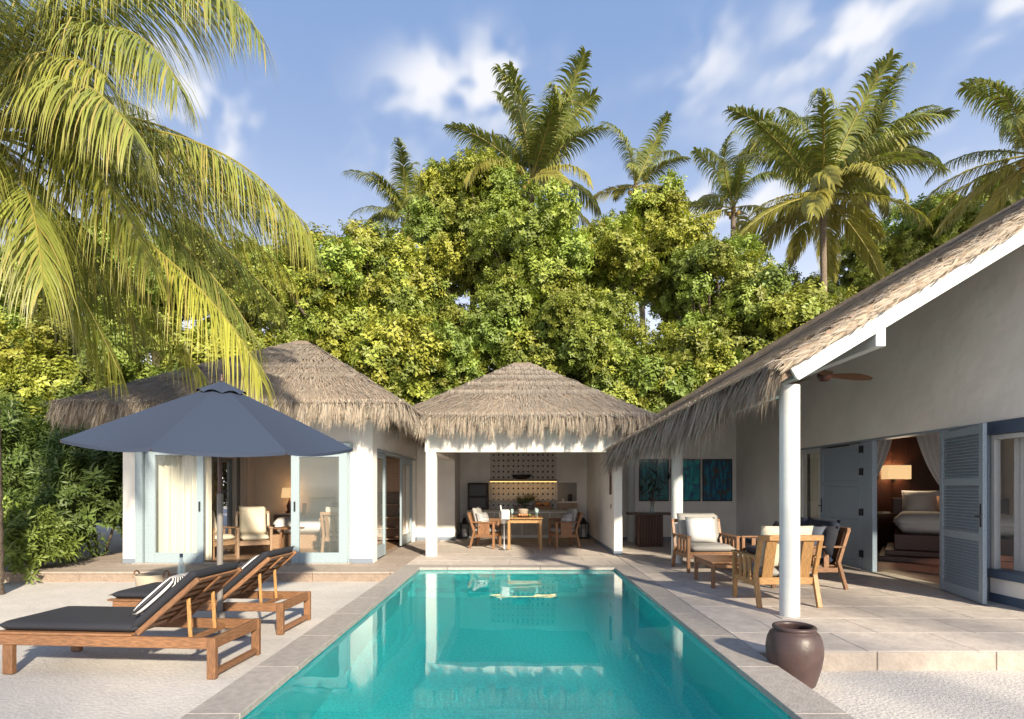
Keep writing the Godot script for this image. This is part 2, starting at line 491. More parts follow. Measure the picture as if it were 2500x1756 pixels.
func build_deck() -> void:
	var top := DECK - 0.016
	var b := MB.new()
	b.box(Vector3(4.9, (top - 0.2) * 0.5, -10.9), Vector3(5.68, top + 0.2, 12.0))
	var dk := structure("verandah_deck", b.done(), M.riser)
	pave(dk, "paver", 2.06, 5.87, -4.88, -15.25, 0.95, 0.62, "paver")
	pave(dk, "paver", 5.87, 7.7, -4.88, -6.1, 0.95, 0.61, "paver")
	# front step: a row of facing stones
	var x := 2.06
	while x < 7.7:
		var e := minf(x + 1.02, 7.7)
		bx(dk, "facing_stone", Vector3(x + 0.003, -0.12, -4.90), Vector3(e - 0.003, DECK - 0.004, -4.862), M.riser, 0.005)
		x = e
	b = MB.new()
	b.box(Vector3(-0.2, (top - 0.2) * 0.5, -13.4), Vector3(4.5, top + 0.2, 6.2))
	var dm := structure("dining_terrace", b.done(), M.riser)
	pave(dm, "paver", -2.04, 2.05, -10.36, -16.4, 0.95, 0.62, "paver")
	b = MB.new()
	b.box(Vector3(-5.33, (top - 0.2) * 0.5, -12.5), Vector3(6.5, top + 0.2, 5.9))
	var dl := structure("guest_terrace", b.done(), M.riser_dark)
	pave(dl, "paver", -8.6, -2.05, -9.5, -10.6, 0.8, 0.37, "boardwalk")
	pave(dl, "paver", -8.6, -7.4, -10.6, -15.2, 0.8, 0.4, "boardwalk")
	pave(dl, "paver", -2.75, -2.05, -10.6, -15.2, 0.7, 0.4, "boardwalk")
	x = -8.62
	while x < -2.07:
		var e := minf(x + 1.3, -2.06)
		bx(dl, "facing_stone", Vector3(x + 0.003, -0.12, -9.525), Vector3(e - 0.003, DECK - 0.03, -9.485), M.riser_dark, 0.006)
		bx(dl, "edge_stone", Vector3(x + 0.003, DECK - 0.028, -9.62), Vector3(e - 0.003, DECK + 0.004, -9.465), M["boardwalk_%d" % (rng.randi() % 4)], 0.006)
		x = e

func build_pool() -> void:
	var X := 1.75
	var zb := -10.03
	var zf := -0.7
	var dep := -1.25
	var b := MB.new()
	var y1 := DECK - 0.045
	b.quad(Vector3(-X, dep, zb), Vector3(X, dep, zb), Vector3(X, dep, zf), Vector3(-X, dep, zf), Vector3.UP)
	b.quad(Vector3(-X, dep, zb), Vector3(-X, dep, zf), Vector3(-X, y1, zf), Vector3(-X, y1, zb), Vector3.RIGHT)
	b.quad(Vector3(X, dep, zb), Vector3(X, dep, zf), Vector3(X, y1, zf), Vector3(X, y1, zb), Vector3.LEFT)
	b.quad(Vector3(-X, dep, zb), Vector3(X, dep, zb), Vector3(X, y1, zb), Vector3(-X, y1, zb), Vector3.BACK)
	b.quad(Vector3(-X, dep, zf), Vector3(X, dep, zf), Vector3(X, y1, zf), Vector3(-X, y1, zf), Vector3.FORWARD)
	var p := structure("pool_basin", b.done(), M.pool_tile)
	# entry steps under water along the far end
	for k in 3:
		bx(p, "step", Vector3(-X + 0.002, dep + 0.002, zb + 0.002), Vector3(X - 0.002, -0.22 - 0.32 * k, zb + 0.34 * (k + 1)), M.pool_tile, 0.01)
	# coping stones all round, bull-nosed, overhanging 3 cm
	var co := holder(p, "coping")
	var put := func(lo: Vector3, hi: Vector3) -> void:
		bx(co, "coping_stone", lo, hi, M["coping_%d" % (rng.randi() % 4)], 0.004)
	var z := zb
	while z < zf - 0.01:
		var e := minf(z + 0.93, zf)
		for s in [-1.0, 1.0]:
			put.call(Vector3(s * (X - 0.03), DECK - 0.045, z + 0.0015), Vector3(s * 2.05, DECK + 0.004, e - 0.0015))
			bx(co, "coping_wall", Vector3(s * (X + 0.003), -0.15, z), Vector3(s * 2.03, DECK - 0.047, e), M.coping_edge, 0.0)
		z = e
	var x := -2.05
	while x < 2.04:
		var e := minf(x + 0.82, 2.05)
		put.call(Vector3(x + 0.003, DECK - 0.045, zb - 0.32), Vector3(e - 0.003, DECK + 0.004, zb + 0.03))
		put.call(Vector3(x + 0.003, DECK - 0.045, zf - 0.03), Vector3(e - 0.003, DECK + 0.004, zf + 0.32))
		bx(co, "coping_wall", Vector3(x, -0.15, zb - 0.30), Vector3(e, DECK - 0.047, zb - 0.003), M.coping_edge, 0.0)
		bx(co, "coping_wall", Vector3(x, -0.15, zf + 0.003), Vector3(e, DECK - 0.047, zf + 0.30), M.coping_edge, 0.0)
		x = e
	# the water: one gently uneven sheet
	var f := FastNoiseLite.new()
	f.seed = 8; f.frequency = 1.0; f.fractal_octaves = 2
	var w := MB.new()
	var nx := 44; var nz := 116
	var wy := DECK - 0.052
	var ht := func(px: float, pz: float) -> float: return f.get_noise_2d(px * 0.9, pz * 0.9) * 0.0009 + f.get_noise_2d(px * 3.2 + 9.0, pz * 3.2) * 0.00025
	for i in nx + 1:
		for j in nz + 1:
			var px := lerpf(-X, X, float(i) / nx); var pz := lerpf(zb, zf, float(j) / nz)
			var nn := Vector3((ht.call(px - 0.05, pz) - ht.call(px + 0.05, pz)) / 0.1, 1.0, (ht.call(px, pz - 0.05) - ht.call(px, pz + 0.05)) / 0.1).normalized()
			w.vert(Vector3(px, wy + ht.call(px, pz), pz), nn)
	for i in nx:
		for j in nz:
			var a := i * (nz + 1) + j
			w.tri_i(a, a + 1, a + nz + 2, Vector3.UP); w.tri_i(a, a + nz + 2, a + nz + 1, Vector3.UP)
	structure("pool_water", w.done(), M.water)

# ------------------------------------------------------------------ thatch
func straw_mesh() -> ArrayMesh:
	# one straw bundle, 1 m long along +x, a little bent: three thin blades
	var b := MB.new()
	for k in 3:
		var off := Vector3(rng.randf_range(-0.1, 0.05), rng.randf_range(-0.012, 0.012), rng.randf_range(-0.022, 0.022))
		var sw := rng.randf_range(-0.05, 0.05)
		var w := 0.006
		var p := [off, off + Vector3(0.45, 0.015, sw * 0.4), off + Vector3(0.8, 0.005, sw * 0.8), off + Vector3(rng.randf_range(0.9, 1.1), -0.015, sw * 1.3)]
		var tw := Vector3(0, rng.randf_range(-0.4, 0.4), 1).normalized()
		for i in 3:
			var w0 := w * (1.0 - 0.25 * i); var w1 := w * (1.0 - 0.25 * (i + 1)) * (0.4 if i == 2 else 1.0)
			var nn: Vector3 = tw.cross(Vector3.RIGHT).normalized()
			if nn.y < 0: nn = -nn
			b.quad(p[i] - tw * w0, p[i] + tw * w0, p[i + 1] + tw * w1, p[i + 1] - tw * w1, nn)
	return b.done()

func straw_field(parent: Node, called: String, xfs: Array, cols: Array) -> void:
	var mm := MultiMesh.new()
	mm.transform_format = MultiMesh.TRANSFORM_3D
	mm.use_colors = true
	mm.mesh = mesh_cache["straw%d" % (rng.randi() % 3)]
	mm.instance_count = xfs.size()
	for i in xfs.size():
		mm.set_instance_transform(i, xfs[i])
		mm.set_instance_color(i, cols[i])
	var o := MultiMeshInstance3D.new()
	o.name = called
	o.multimesh = mm
	o.material_override = M.straw
	parent.add_child(o, true)
	stuff(o)

func straw_color() -> Color:
	var k := rng.randf_range(0.78, 1.2)
	var g := rng.randf()
	return Color(0.40 * k, 0.325 * k, 0.25 * k).lerp(Color(0.315 * k, 0.275 * k, 0.235 * k), g)

func straw_xf(p: Vector3, dir: Vector3, up: Vector3, ln: float, wd: float) -> Transform3D:
	var x := dir.normalized()
	var z := x.cross(up).normalized()
	var y := z.cross(x).normalized()
	return Transform3D(Basis(x * ln, y * wd, z * wd), p)

# a slope given by its eave a-b and top c-d (a under d, b under c); straws lie down the slope
func thatch_slope(xfs: Array, cols: Array, a: Vector3, b: Vector3, c: Vector3, d: Vector3, per_m2: float) -> void:
	var nn := (b - a).cross(d - a).normalized()
	if nn.y < 0: nn = -nn
	var area := ((b - a).cross(d - a).length() + (c - b).cross(c - d).length()) * 0.5
	for i in int(area * per_m2):
		var u := rng.randf(); var v := rng.randf()
		var p := a.lerp(b, u).lerp(d.lerp(c, u), v)
		# narrower at the top: keep the density even
		if rng.randf() > lerpf(1.0, (c - d).length() / maxf((b - a).length(), 0.01), v): continue
		var down := (a.lerp(b, u) - d.lerp(c, u)).normalized()
		var side := down.cross(nn)
		var dir := down + side * rng.randf_range(-0.13, 0.13) + nn * rng.randf_range(-0.02, 0.05)
		xfs.append(straw_xf(p + nn * rng.randf_range(-0.004, 0.016), dir, nn + side * rng.randf_range(-0.22, 0.22), rng.randf_range(0.14, 0.34), rng.randf_range(0.3, 0.62)))
		cols.append(straw_color())

# hanging fringe below the eave a-b; out points away from the building
func thatch_fringe(xfs: Array, cols: Array, a: Vector3, b: Vector3, out: Vector3, per_m: float, l0: float, l1: float, thick := 0.22, tone := 1.0, lean := 0.0) -> void:
	var along := (b - a).normalized()
	for i in int(a.distance_to(b) * per_m):
		var p := a.lerp(b, rng.randf()) - out * rng.randf() * thick + Vector3(0, rng.randf_range(-0.04, 0.05), 0)
		var dir := Vector3(0, -1, 0) + out * rng.randf_range(0.05, 0.5) + along * (rng.randf_range(-0.16, 0.16) + lean)
		var clump := 0.8 + 0.35 * sin(p.dot(along) * 9.0) * sin(p.dot(along) * 23.0 + 1.0)
		xfs.append(straw_xf(p, dir, out + along * rng.randf_range(-0.9, 0.9), rng.randf_range(l0, l1) * clump, rng.randf_range(0.35, 0.8)))
		var c := straw_color()
		cols.append(Color(c.r * tone, c.g * tone, c.b * tone))

# a hip roof: eave rectangle, ridge along x
func hip_roof(parent: Node, x0: float, x1: float, zf: float, zb: float, ye: float, rx0: float, rx1: float, rz: float, yr: float, dens: float) -> void:
	var A := Vector3(x0, ye, zf); var B := Vector3(x1, ye, zf); var C := Vector3(x1, ye, zb); var D := Vector3(x0, ye, zb)
	var R0 := Vector3(rx0, yr, rz); var R1 := Vector3(rx1, yr, rz)
	var f := FastNoiseLite.new()
	f.seed = int(absf(x0) * 100.0); f.frequency = 1.1; f.fractal_octaves = 3
	var b := MB.new()
	var nu := 40; var nv := 22
	var sides := [[A, B, R1, R0], [B, C, R1, R1], [C, D, R0, R1], [D, A, R0, R0]]
	for s in sides:
		var nn: Vector3 = (s[1] - s[0]).cross(s[3] - s[0]).normalized()
		if nn.y < 0: nn = -nn
		var first := b.v.size()
		for i in nu + 1:
			for j in nv + 1:
				var u := float(i) / nu; var v := float(j) / nv
				var p: Vector3 = s[0].lerp(s[1], u).lerp(s[3].lerp(s[2], u), v)
				# courses: each layer of thatch ends in a small lip; the mass sags a little and rolls over at the eave
				var lip: float = fposmod(v * 6.0, 1.0)
				p += nn * (-0.05 * sin(v * PI) + 0.022 * (1.0 - lip) + 0.02 * f.get_noise_3d(p.x, p.y, p.z))
				if v < 0.06: p += Vector3(0, -0.04 * (1.0 - v / 0.06), 0)
				b.vert(p, nn)
		for i in nu:
			for j in nv:
				var a := first + i * (nv + 1) + j
				b.tri_i(a, a + 1, a + nv + 2, nn); b.tri_i(a, a + nv + 2, a + nv + 1, nn)
	# the cut edge and the soffit
	var drop := Vector3(0, -0.20, 0)
	var inn := 0.32
	var lo := []
	for k in 4:
		var p: Vector3 = [A, B, C, D][k]
		var q := p + drop + Vector3(-signf(p.x - (x0 + x1) * 0.5) * inn * 0.3, 0.0, -signf(p.z - (zf + zb) * 0.5) * inn * 0.3)
		lo.append(q)
	for k in 4:
		var p: Vector3 = [A, B, C, D][k] + Vector3(0, -0.04, 0); var q: Vector3 = [B, C, D, A][k] + Vector3(0, -0.04, 0)
		var outn := Vector3((p.x + q.x) * 0.5 - (x0 + x1) * 0.5, 0, (p.z + q.z) * 0.5 - (zf + zb) * 0.5).normalized()
		b.quad(p, q, lo[(k + 1) % 4], lo[k], outn)
	b.quad(lo[0], lo[1], lo[2], lo[3], Vector3.DOWN)
	var roof := part(parent, "roof", b.done(), M.thatch)
	var xfs := []; var cols := []
	for s in sides:
		thatch_slope(xfs, cols, s[0], s[1], s[2], s[3], dens)
		# upper courses: rows of butt ends that step out a little
		var nn: Vector3 = (s[1] - s[0]).cross(s[3] - s[0]).normalized()
		if nn.y < 0: nn = -nn
		for v in [0.40, 0.56, 0.70, 0.80, 0.88, 0.94]:
			var l0: Vector3 = s[0].lerp(s[3], v); var l1: Vector3 = s[1].lerp(s[2], v)
			var down: Vector3 = (s[0] - s[3]).lerp(s[1] - s[2], 0.5).normalized()
			for i in int(l0.distance_to(l1) * 150.0):
				var p: Vector3 = l0.lerp(l1, rng.randf()) + nn * rng.randf_range(0.012, 0.034)
				xfs.append(straw_xf(p, down + down.cross(nn) * rng.randf_range(-0.1, 0.1) - nn * 0.02, nn, rng.randf_range(0.20, 0.25), rng.randf_range(0.4, 0.8)))
				cols.append(straw_color())
	straw_field(roof, "straw", xfs, cols)
	xfs = []; cols = []
	var e := Vector3(0, 0.0, 0)
	thatch_fringe(xfs, cols, A + e, B + e, Vector3(0, 0, 1), 760, 0.26, 0.54)
	thatch_fringe(xfs, cols, B + e, C + e, Vector3(1, 0, 0), 460, 0.26, 0.54)
	thatch_fringe(xfs, cols, D + e, A + e, Vector3(-1, 0, 0), 360, 0.26, 0.54)
	straw_field(roof, "eave_fringe", xfs, cols)
	# ridge cap: a thick roll of straw in three courses
	var rc := MB.new()
	for k in 3:
		var t := 0.10 + 0.09 * k
		var y := yr + 0.016 - 0.006 * k
		var pts := []
		for s in [[A, R0, R1], [B, R1, R0], [C, R1, R0], [D, R0, R1]]:
			pts.append(s[1].lerp(s[0], t * 0.5) + Vector3(0, 0.006, 0))
		var apex0 := R0 + Vector3(0, y - yr, 0); var apex1 := R1 + Vector3(0, y - yr, 0)
		for q in [[pts[0], pts[1], apex1, apex0], [pts[2], pts[3], apex0, apex1]]:
			var nn: Vector3 = (q[1] - q[0]).cross(q[3] - q[0]).normalized()
			if nn.y < 0: nn = -nn
			rc.quad(q[0], q[1], q[2], q[3], nn)
		for q in [[pts[1], pts[2], apex1], [pts[3], pts[0], apex0]]:
			var nn: Vector3 = (q[1] - q[0]).cross(q[2] - q[0]).normalized()
			if nn.y < 0: nn = -nn
			rc.tri(q[0], q[1], q[2], nn)
	part(roof, "ridge_cap", rc.done(), M.thatch)

# ------------------------------------------------------------------ doors, curtains
# a glazed leaf between two corners of its base line, frame parts and pane in its own holder
func glazed_leaf(parent: Node, called: String, a: Vector3, b: Vector3, h: float, stile: float, bottom: float, m: Material, th := 0.05, handle := 0) -> Node3D:
	var d := holder(parent, called, a, -atan2(b.z - a.z, b.x - a.x))
	var w := a.distance_to(b)
	bx(d, "stile", Vector3(0, 0, -th / 2), Vector3(stile, h, th / 2), m, 0.005)
	bx(d, "stile", Vector3(w - stile, 0, -th / 2), Vector3(w, h, th / 2), m, 0.005)
	bx(d, "rail", Vector3(stile, 0, -th / 2 + 0.003), Vector3(w - stile, bottom, th / 2 - 0.003), m, 0.005)
	bx(d, "rail", Vector3(stile, h - stile, -th / 2 + 0.003), Vector3(w - stile, h, th / 2 - 0.003), m, 0.005)
	var g := MB.new()
	g.quad(Vector3(stile, bottom, 0), Vector3(w - stile, bottom, 0), Vector3(w - stile, h - stile, 0), Vector3(stile, h - stile, 0), Vector3(0, 0, 1))
	part(d, "pane", g.done(), M.glass)
	if handle != 0:
		var hx := stile * 0.5 if handle < 0 else w - stile * 0.5
		bx(d, "handle", Vector3(hx - 0.012, 0.95, th / 2), Vector3(hx + 0.012, 1.13, th / 2 + 0.03), M.iron, 0.004)
	return d

# a hanging curtain as a folded sheet from a to b
func curtain_mesh(a: Vector3, b: Vector3, y0: float, y1: float, folds := 9, depth := 0.05, gather := 0.0) -> ArrayMesh:
	var mb := MB.new()
	var nx := folds * 8; var ny := 10
	var along := (b - a).normalized()
	var out := along.cross(Vector3.UP)
	var w := a.distance_to(b)
	var ph := rng.randf() * 6.0
	var P := func(u: float, t: float) -> Vector3:
		var sw := sin(u * folds * TAU + ph + 0.8 * sin(u * 9.0) + t * 0.6) * depth * (0.6 + 0.4 * sin(u * 17.0 + ph))
		# gather > 0 ties the cloth back towards a, lower down
		var g := 1.0 - gather * sin(clampf(t, 0.0, 1.0) * PI * 0.5)
		return a + along * (u * w * g) + out * sw + Vector3(0, lerpf(y1, y0, t), 0)
	for i in nx + 1:
		for j in ny + 1:
			var u := float(i) / nx; var t := float(j) / ny
			var p: Vector3 = P.call(u, t)
			var du: Vector3 = P.call(u + 0.002, t) - P.call(u - 0.002, t)
			var dt: Vector3 = P.call(u, t + 0.01) - P.call(u, t - 0.01)
			mb.vert(p, dt.cross(du).normalized())
	for i in nx:
		for j in ny:
			var q := i * (ny + 1) + j
			mb.tri_i(q, q + 1, q + ny + 2, mb.n[q]); mb.tri_i(q, q + ny + 2, q + ny + 1, mb.n[q])
	return mb.done()

# ------------------------------------------------------------------ buildings
func floor_planks(parent: Node, x0: float, x1: float, z0: float, z1: float, y: float, kind: String, w := 0.16) -> void:
	var z := z0
	while z > z1:
		var e := maxf(z - w, z1)
		board(parent, "floor_plank", Vector3(x0, y, (z + e) * 0.5), Vector3(x1, y, (z + e) * 0.5), z - e - 0.004, 0.03, wood(kind), Vector3.UP, 0.003)
		z = e

func build_guest_pavilion() -> void:
	var g := thing("guest_pavilion", "white guest pavilion with thatched hip roof and sliding glass doors, left of the pool", "building")
	var D := DECK
	var W: Material = M.render
	# piers and walls: x -7.36 .. -2.70, front z -10.6, back -15.25
	bx(g, "wall", Vector3(-7.36, D - 0.1, -10.85), Vector3(-7.07, 2.85, -10.6), W)
	bx(g, "wall", Vector3(-3.12, D - 0.1, -10.95), Vector3(-2.70, 2.85, -10.6), W)
	bx(g, "wall", Vector3(-7.07, 2.42, -10.85), Vector3(-3.12, 2.85, -10.603), W)
	bx(g, "wall", Vector3(-7.36, D - 0.1, -12.45), Vector3(-7.12, 2.85, -10.852), W)
	bx(g, "wall", Vector3(-7.36, 2.30, -14.4), Vector3(-7.12, 2.85, -12.452), W)
	bx(g, "wall", Vector3(-7.36, D - 0.1, -15.4), Vector3(-7.12, 2.85, -14.402), W)
	bx(g, "wall", Vector3(-7.12, D - 0.1, -15.4), Vector3(-2.93, 2.85, -15.25), W)
	bx(g, "wall", Vector3(-2.93, 2.30, -14.95), Vector3(-2.703, 2.85, -10.952), W)
	bx(g, "wall", Vector3(-2.93, D - 0.1, -15.4), Vector3(-2.70, 2.85, -14.952), W)
	bx(g, "ceiling", Vector3(-7.30, 2.852, -15.38), Vector3(-2.74, 2.92, -10.65), M.render)
	bx(g, "skirting", Vector3(-3.115, D, -10.598), Vector3(-2.695, D + 0.09, -10.588), M.skirting, 0.002)
	bx(g, "skirting", Vector3(-7.355, D, -10.598), Vector3(-7.075, D + 0.09, -10.588), M.skirting, 0.002)
	bx(g, "skirting", Vector3(-2.698, D, -15.25), Vector3(-2.688, D + 0.1, -14.95), M.skirting, 0.002)
	# blue-grey jamb, head track
	bx(g, "jamb", Vector3(-7.07, D, -10.62), Vector3(-6.93, 2.28, -10.50), M.door_paint, 0.006)
	bx(g, "jamb", Vector3(-6.925, D, -10.66), Vector3(-6.79, 2.28, -10.56), M.jamb_paint, 0.006)
	bx(g, "jamb", Vector3(-3.17, D, -10.66), Vector3(-3.122, 2.28, -10.56), M.jamb_paint, 0.006)
	bx(g, "door_head", Vector3(-7.07, 2.282, -10.64), Vector3(-3.07, 2.40, -10.40), M.door_paint, 0.006)
	bx(g, "door_sill", Vector3(-7.06, D + 0.001, -10.62), Vector3(-3.08, D + 0.022, -10.40), M.coping_0, 0.004)
	glazed_leaf(g, "door", Vector3(-6.78, D + 0.024, -10.46), Vector3(-5.77, D + 0.024, -10.46), 2.10, 0.12, 0.19, M.door_paint, 0.05, 1)
	glazed_leaf(g, "door", Vector3(-4.16, D + 0.024, -10.46), Vector3(-3.13, D + 0.024, -10.46), 2.10, 0.15, 0.19, M.door_paint, 0.05, -1)
	# side doors towards the dining pavilion, in the plane x = -2.78
	glazed_leaf(g, "door", Vector3(-2.76, D + 0.02, -10.97), Vector3(-2.76, D + 0.02, -11.85), 2.10, 0.12, 0.24, M.door_paint)
	glazed_leaf(g, "door", Vector3(-2.78, D + 0.02, -13.55), Vector3(-2.78, D + 0.02, -14.93), 2.10, 0.14, 0.24, M.jamb_paint)
	bx(g, "door_head", Vector3(-2.92, 2.282, -14.95), Vector3(-2.68, 2.32, -10.96), M.door_paint, 0.003)
	# far side glazing
	glazed_leaf(g, "door", Vector3(-7.24, D + 0.02, -13.4), Vector3(-7.24, D + 0.02, -12.46), 2.10, 0.08, 0.14, M.jamb_paint)
	glazed_leaf(g, "door", Vector3(-7.24, D + 0.02, -14.39), Vector3(-7.24, D + 0.02, -13.41), 2.10, 0.08, 0.14, M.jamb_paint)
	floor_planks(g, -7.12, -2.93, -10.66, -15.25, D - 0.012, "oak", 0.2)
	bx(g, "subfloor", Vector3(-7.12, -0.05, -15.25), Vector3(-2.93, D - 0.03, -10.66), M.riser_dark, 0.0)
	hip_roof(g, -8.0, -1.95, -9.75, -15.9, 3.04, -5.05, -4.73, -12.8, 4.85, 1000)
	# inside
	var cur := ["closed cream curtain behind the left glass door leaf of the guest pavilion", "grey-white curtain gathered at the back of the guest room", "cream curtain drawn aside behind the right glass door leaf of the guest pavilion"]
	single("curtain", curtain_mesh(Vector3(-6.80, D, -10.80), Vector3(-5.80, D, -10.80), 0.03, 2.15, 8, 0.05), M.curtain, cur[0], "curtain")
	single("curtain", curtain_mesh(Vector3(-7.0, D, -15.05), Vector3(-7.0, D, -14.35), 0.03, 2.3, 6, 0.05), M.linen, cur[1], "curtain")
	single("curtain", curtain_mesh(Vector3(-3.42, D, -10.82), Vector3(-3.14, D, -10.82), 0.03, 2.15, 4, 0.04), M.curtain, cur[2], "curtain")
	single("curtain", curtain_mesh(Vector3(-3.03, D, -11.15), Vector3(-3.03, D, -11.75), 0.03, 2.15, 5, 0.035), M.curtain, "pale curtain behind the side glass door beside the white corner pier", "curtain")
	bed("bed", "white made bed in the guest pavilion room", Vector3(-4.75, D, -14.15), 0.0, 1.9, 2.1, 0.62, "oak")
	var ns := thing("bedside_cabinet", "pale bedside cabinet carrying the lit lamp in the guest room", "cabinet", Vector3(-6.05, D, -14.98))
	bx(ns, "carcass", Vector3(-0.3, 0.0, -0.22), Vector3(0.3, 0.75, 0.22), M.ceramic, 0.006)
	bx(ns, "drawer", Vector3(-0.27, 0.42, 0.222), Vector3(0.27, 0.70, 0.236), M.oak_0)
	bx(ns, "drawer", Vector3(-0.27, 0.06, 0.222), Vector3(0.27, 0.38, 0.236), M.oak_1)
	table_lamp("lit bedside lamp with cream shade in the guest pavilion", Vector3(-6.0, D + 0.75, -14.95), 0.0)
	# two cream armchairs round a small table near the open door, a writing desk and chair
	chair("armchair", "cream cushioned armchair just inside the open door of the guest pavilion", Vector3(-5.45, D, -11.75), 0.5, 0.66, 0.66, 0.40, 0.86, "oak", M.cream_cloth, M.cream_cloth, 2)
	chair("armchair", "cream armchair beside the left curtain inside the guest pavilion", Vector3(-6.15, D, -11.55), 1.2, 0.62, 0.62, 0.40, 0.80, "oak", M.cream_cloth, M.cream_cloth, 2)
	var rt := thing("side_table", "round wooden side table beside the cream armchair in the guest pavilion", "table", Vector3(-4.72, D, -11.75))
	var l := MB.new(); l.lathe([Vector2(0, 0.56), Vector2(0.30, 0.56), Vector2(0.31, 0.575), Vector2(0.30, 0.59), Vector2(0, 0.59)], 28)
	part(rt, "table_top", l.done(), M.teak_0)
	for k in 4:
		var a := TAU * k / 4.0 + 0.5
		board(rt, "leg", Vector3(cos(a) * 0.25, 0, sin(a) * 0.25), Vector3(cos(a) * 0.18, 0.56, sin(a) * 0.18), 0.035, 0.035, M.teak_1)
	var dsk := thing("writing_desk", "wooden writing desk seen through the right glass door of the guest pavilion", "desk", Vector3(-3.75, D, -12.6))
	bx(dsk, "desk_top", Vector3(-0.55, 0.70, -0.3), Vector3(0.55, 0.74, 0.3), M.oak_2)
	for sx in [-0.5, 0.5]:
		for sz in [-0.25, 0.25]:
			board(dsk, "leg", Vector3(sx, 0, sz), Vector3(sx, 0.70, sz), 0.05, 0.05, M.oak_0)
	chair("desk_chair", "cream-backed desk chair behind the right glass door of the guest pavilion", Vector3(-3.78, D, -11.95), PI, 0.5, 0.5, 0.44, 0.86, "oak", M.cream_cloth, M.cream_cloth, 1)
	# wardrobe seen through the side door
	var wd := thing("wardrobe", "open wooden wardrobe with shelves seen through the guest pavilion side door", "wardrobe", Vector3(-3.3, D, -14.98))
	bx(wd, "side_panel", Vector3(-0.36, 0, -0.25), Vector3(-0.33, 2.2, 0.25), M.oak_0)
	bx(wd, "side_panel", Vector3(0.33, 0, -0.25), Vector3(0.36, 2.2, 0.25), M.oak_1)
	bx(wd, "back_panel", Vector3(-0.33, 0, -0.25), Vector3(0.33, 2.2, -0.22), M.oak_1)
	for y in [0.06, 0.34, 0.62, 0.95, 1.3, 2.16]:
		bx(wd, "shelf", Vector3(-0.33, y, -0.22), Vector3(0.33, y + 0.03, 0.23), wood("oak"))
	bx(wd, "door", Vector3(-0.33, 1.33, 0.20), Vector3(0.33, 2.16, 0.225), M.oak_2)

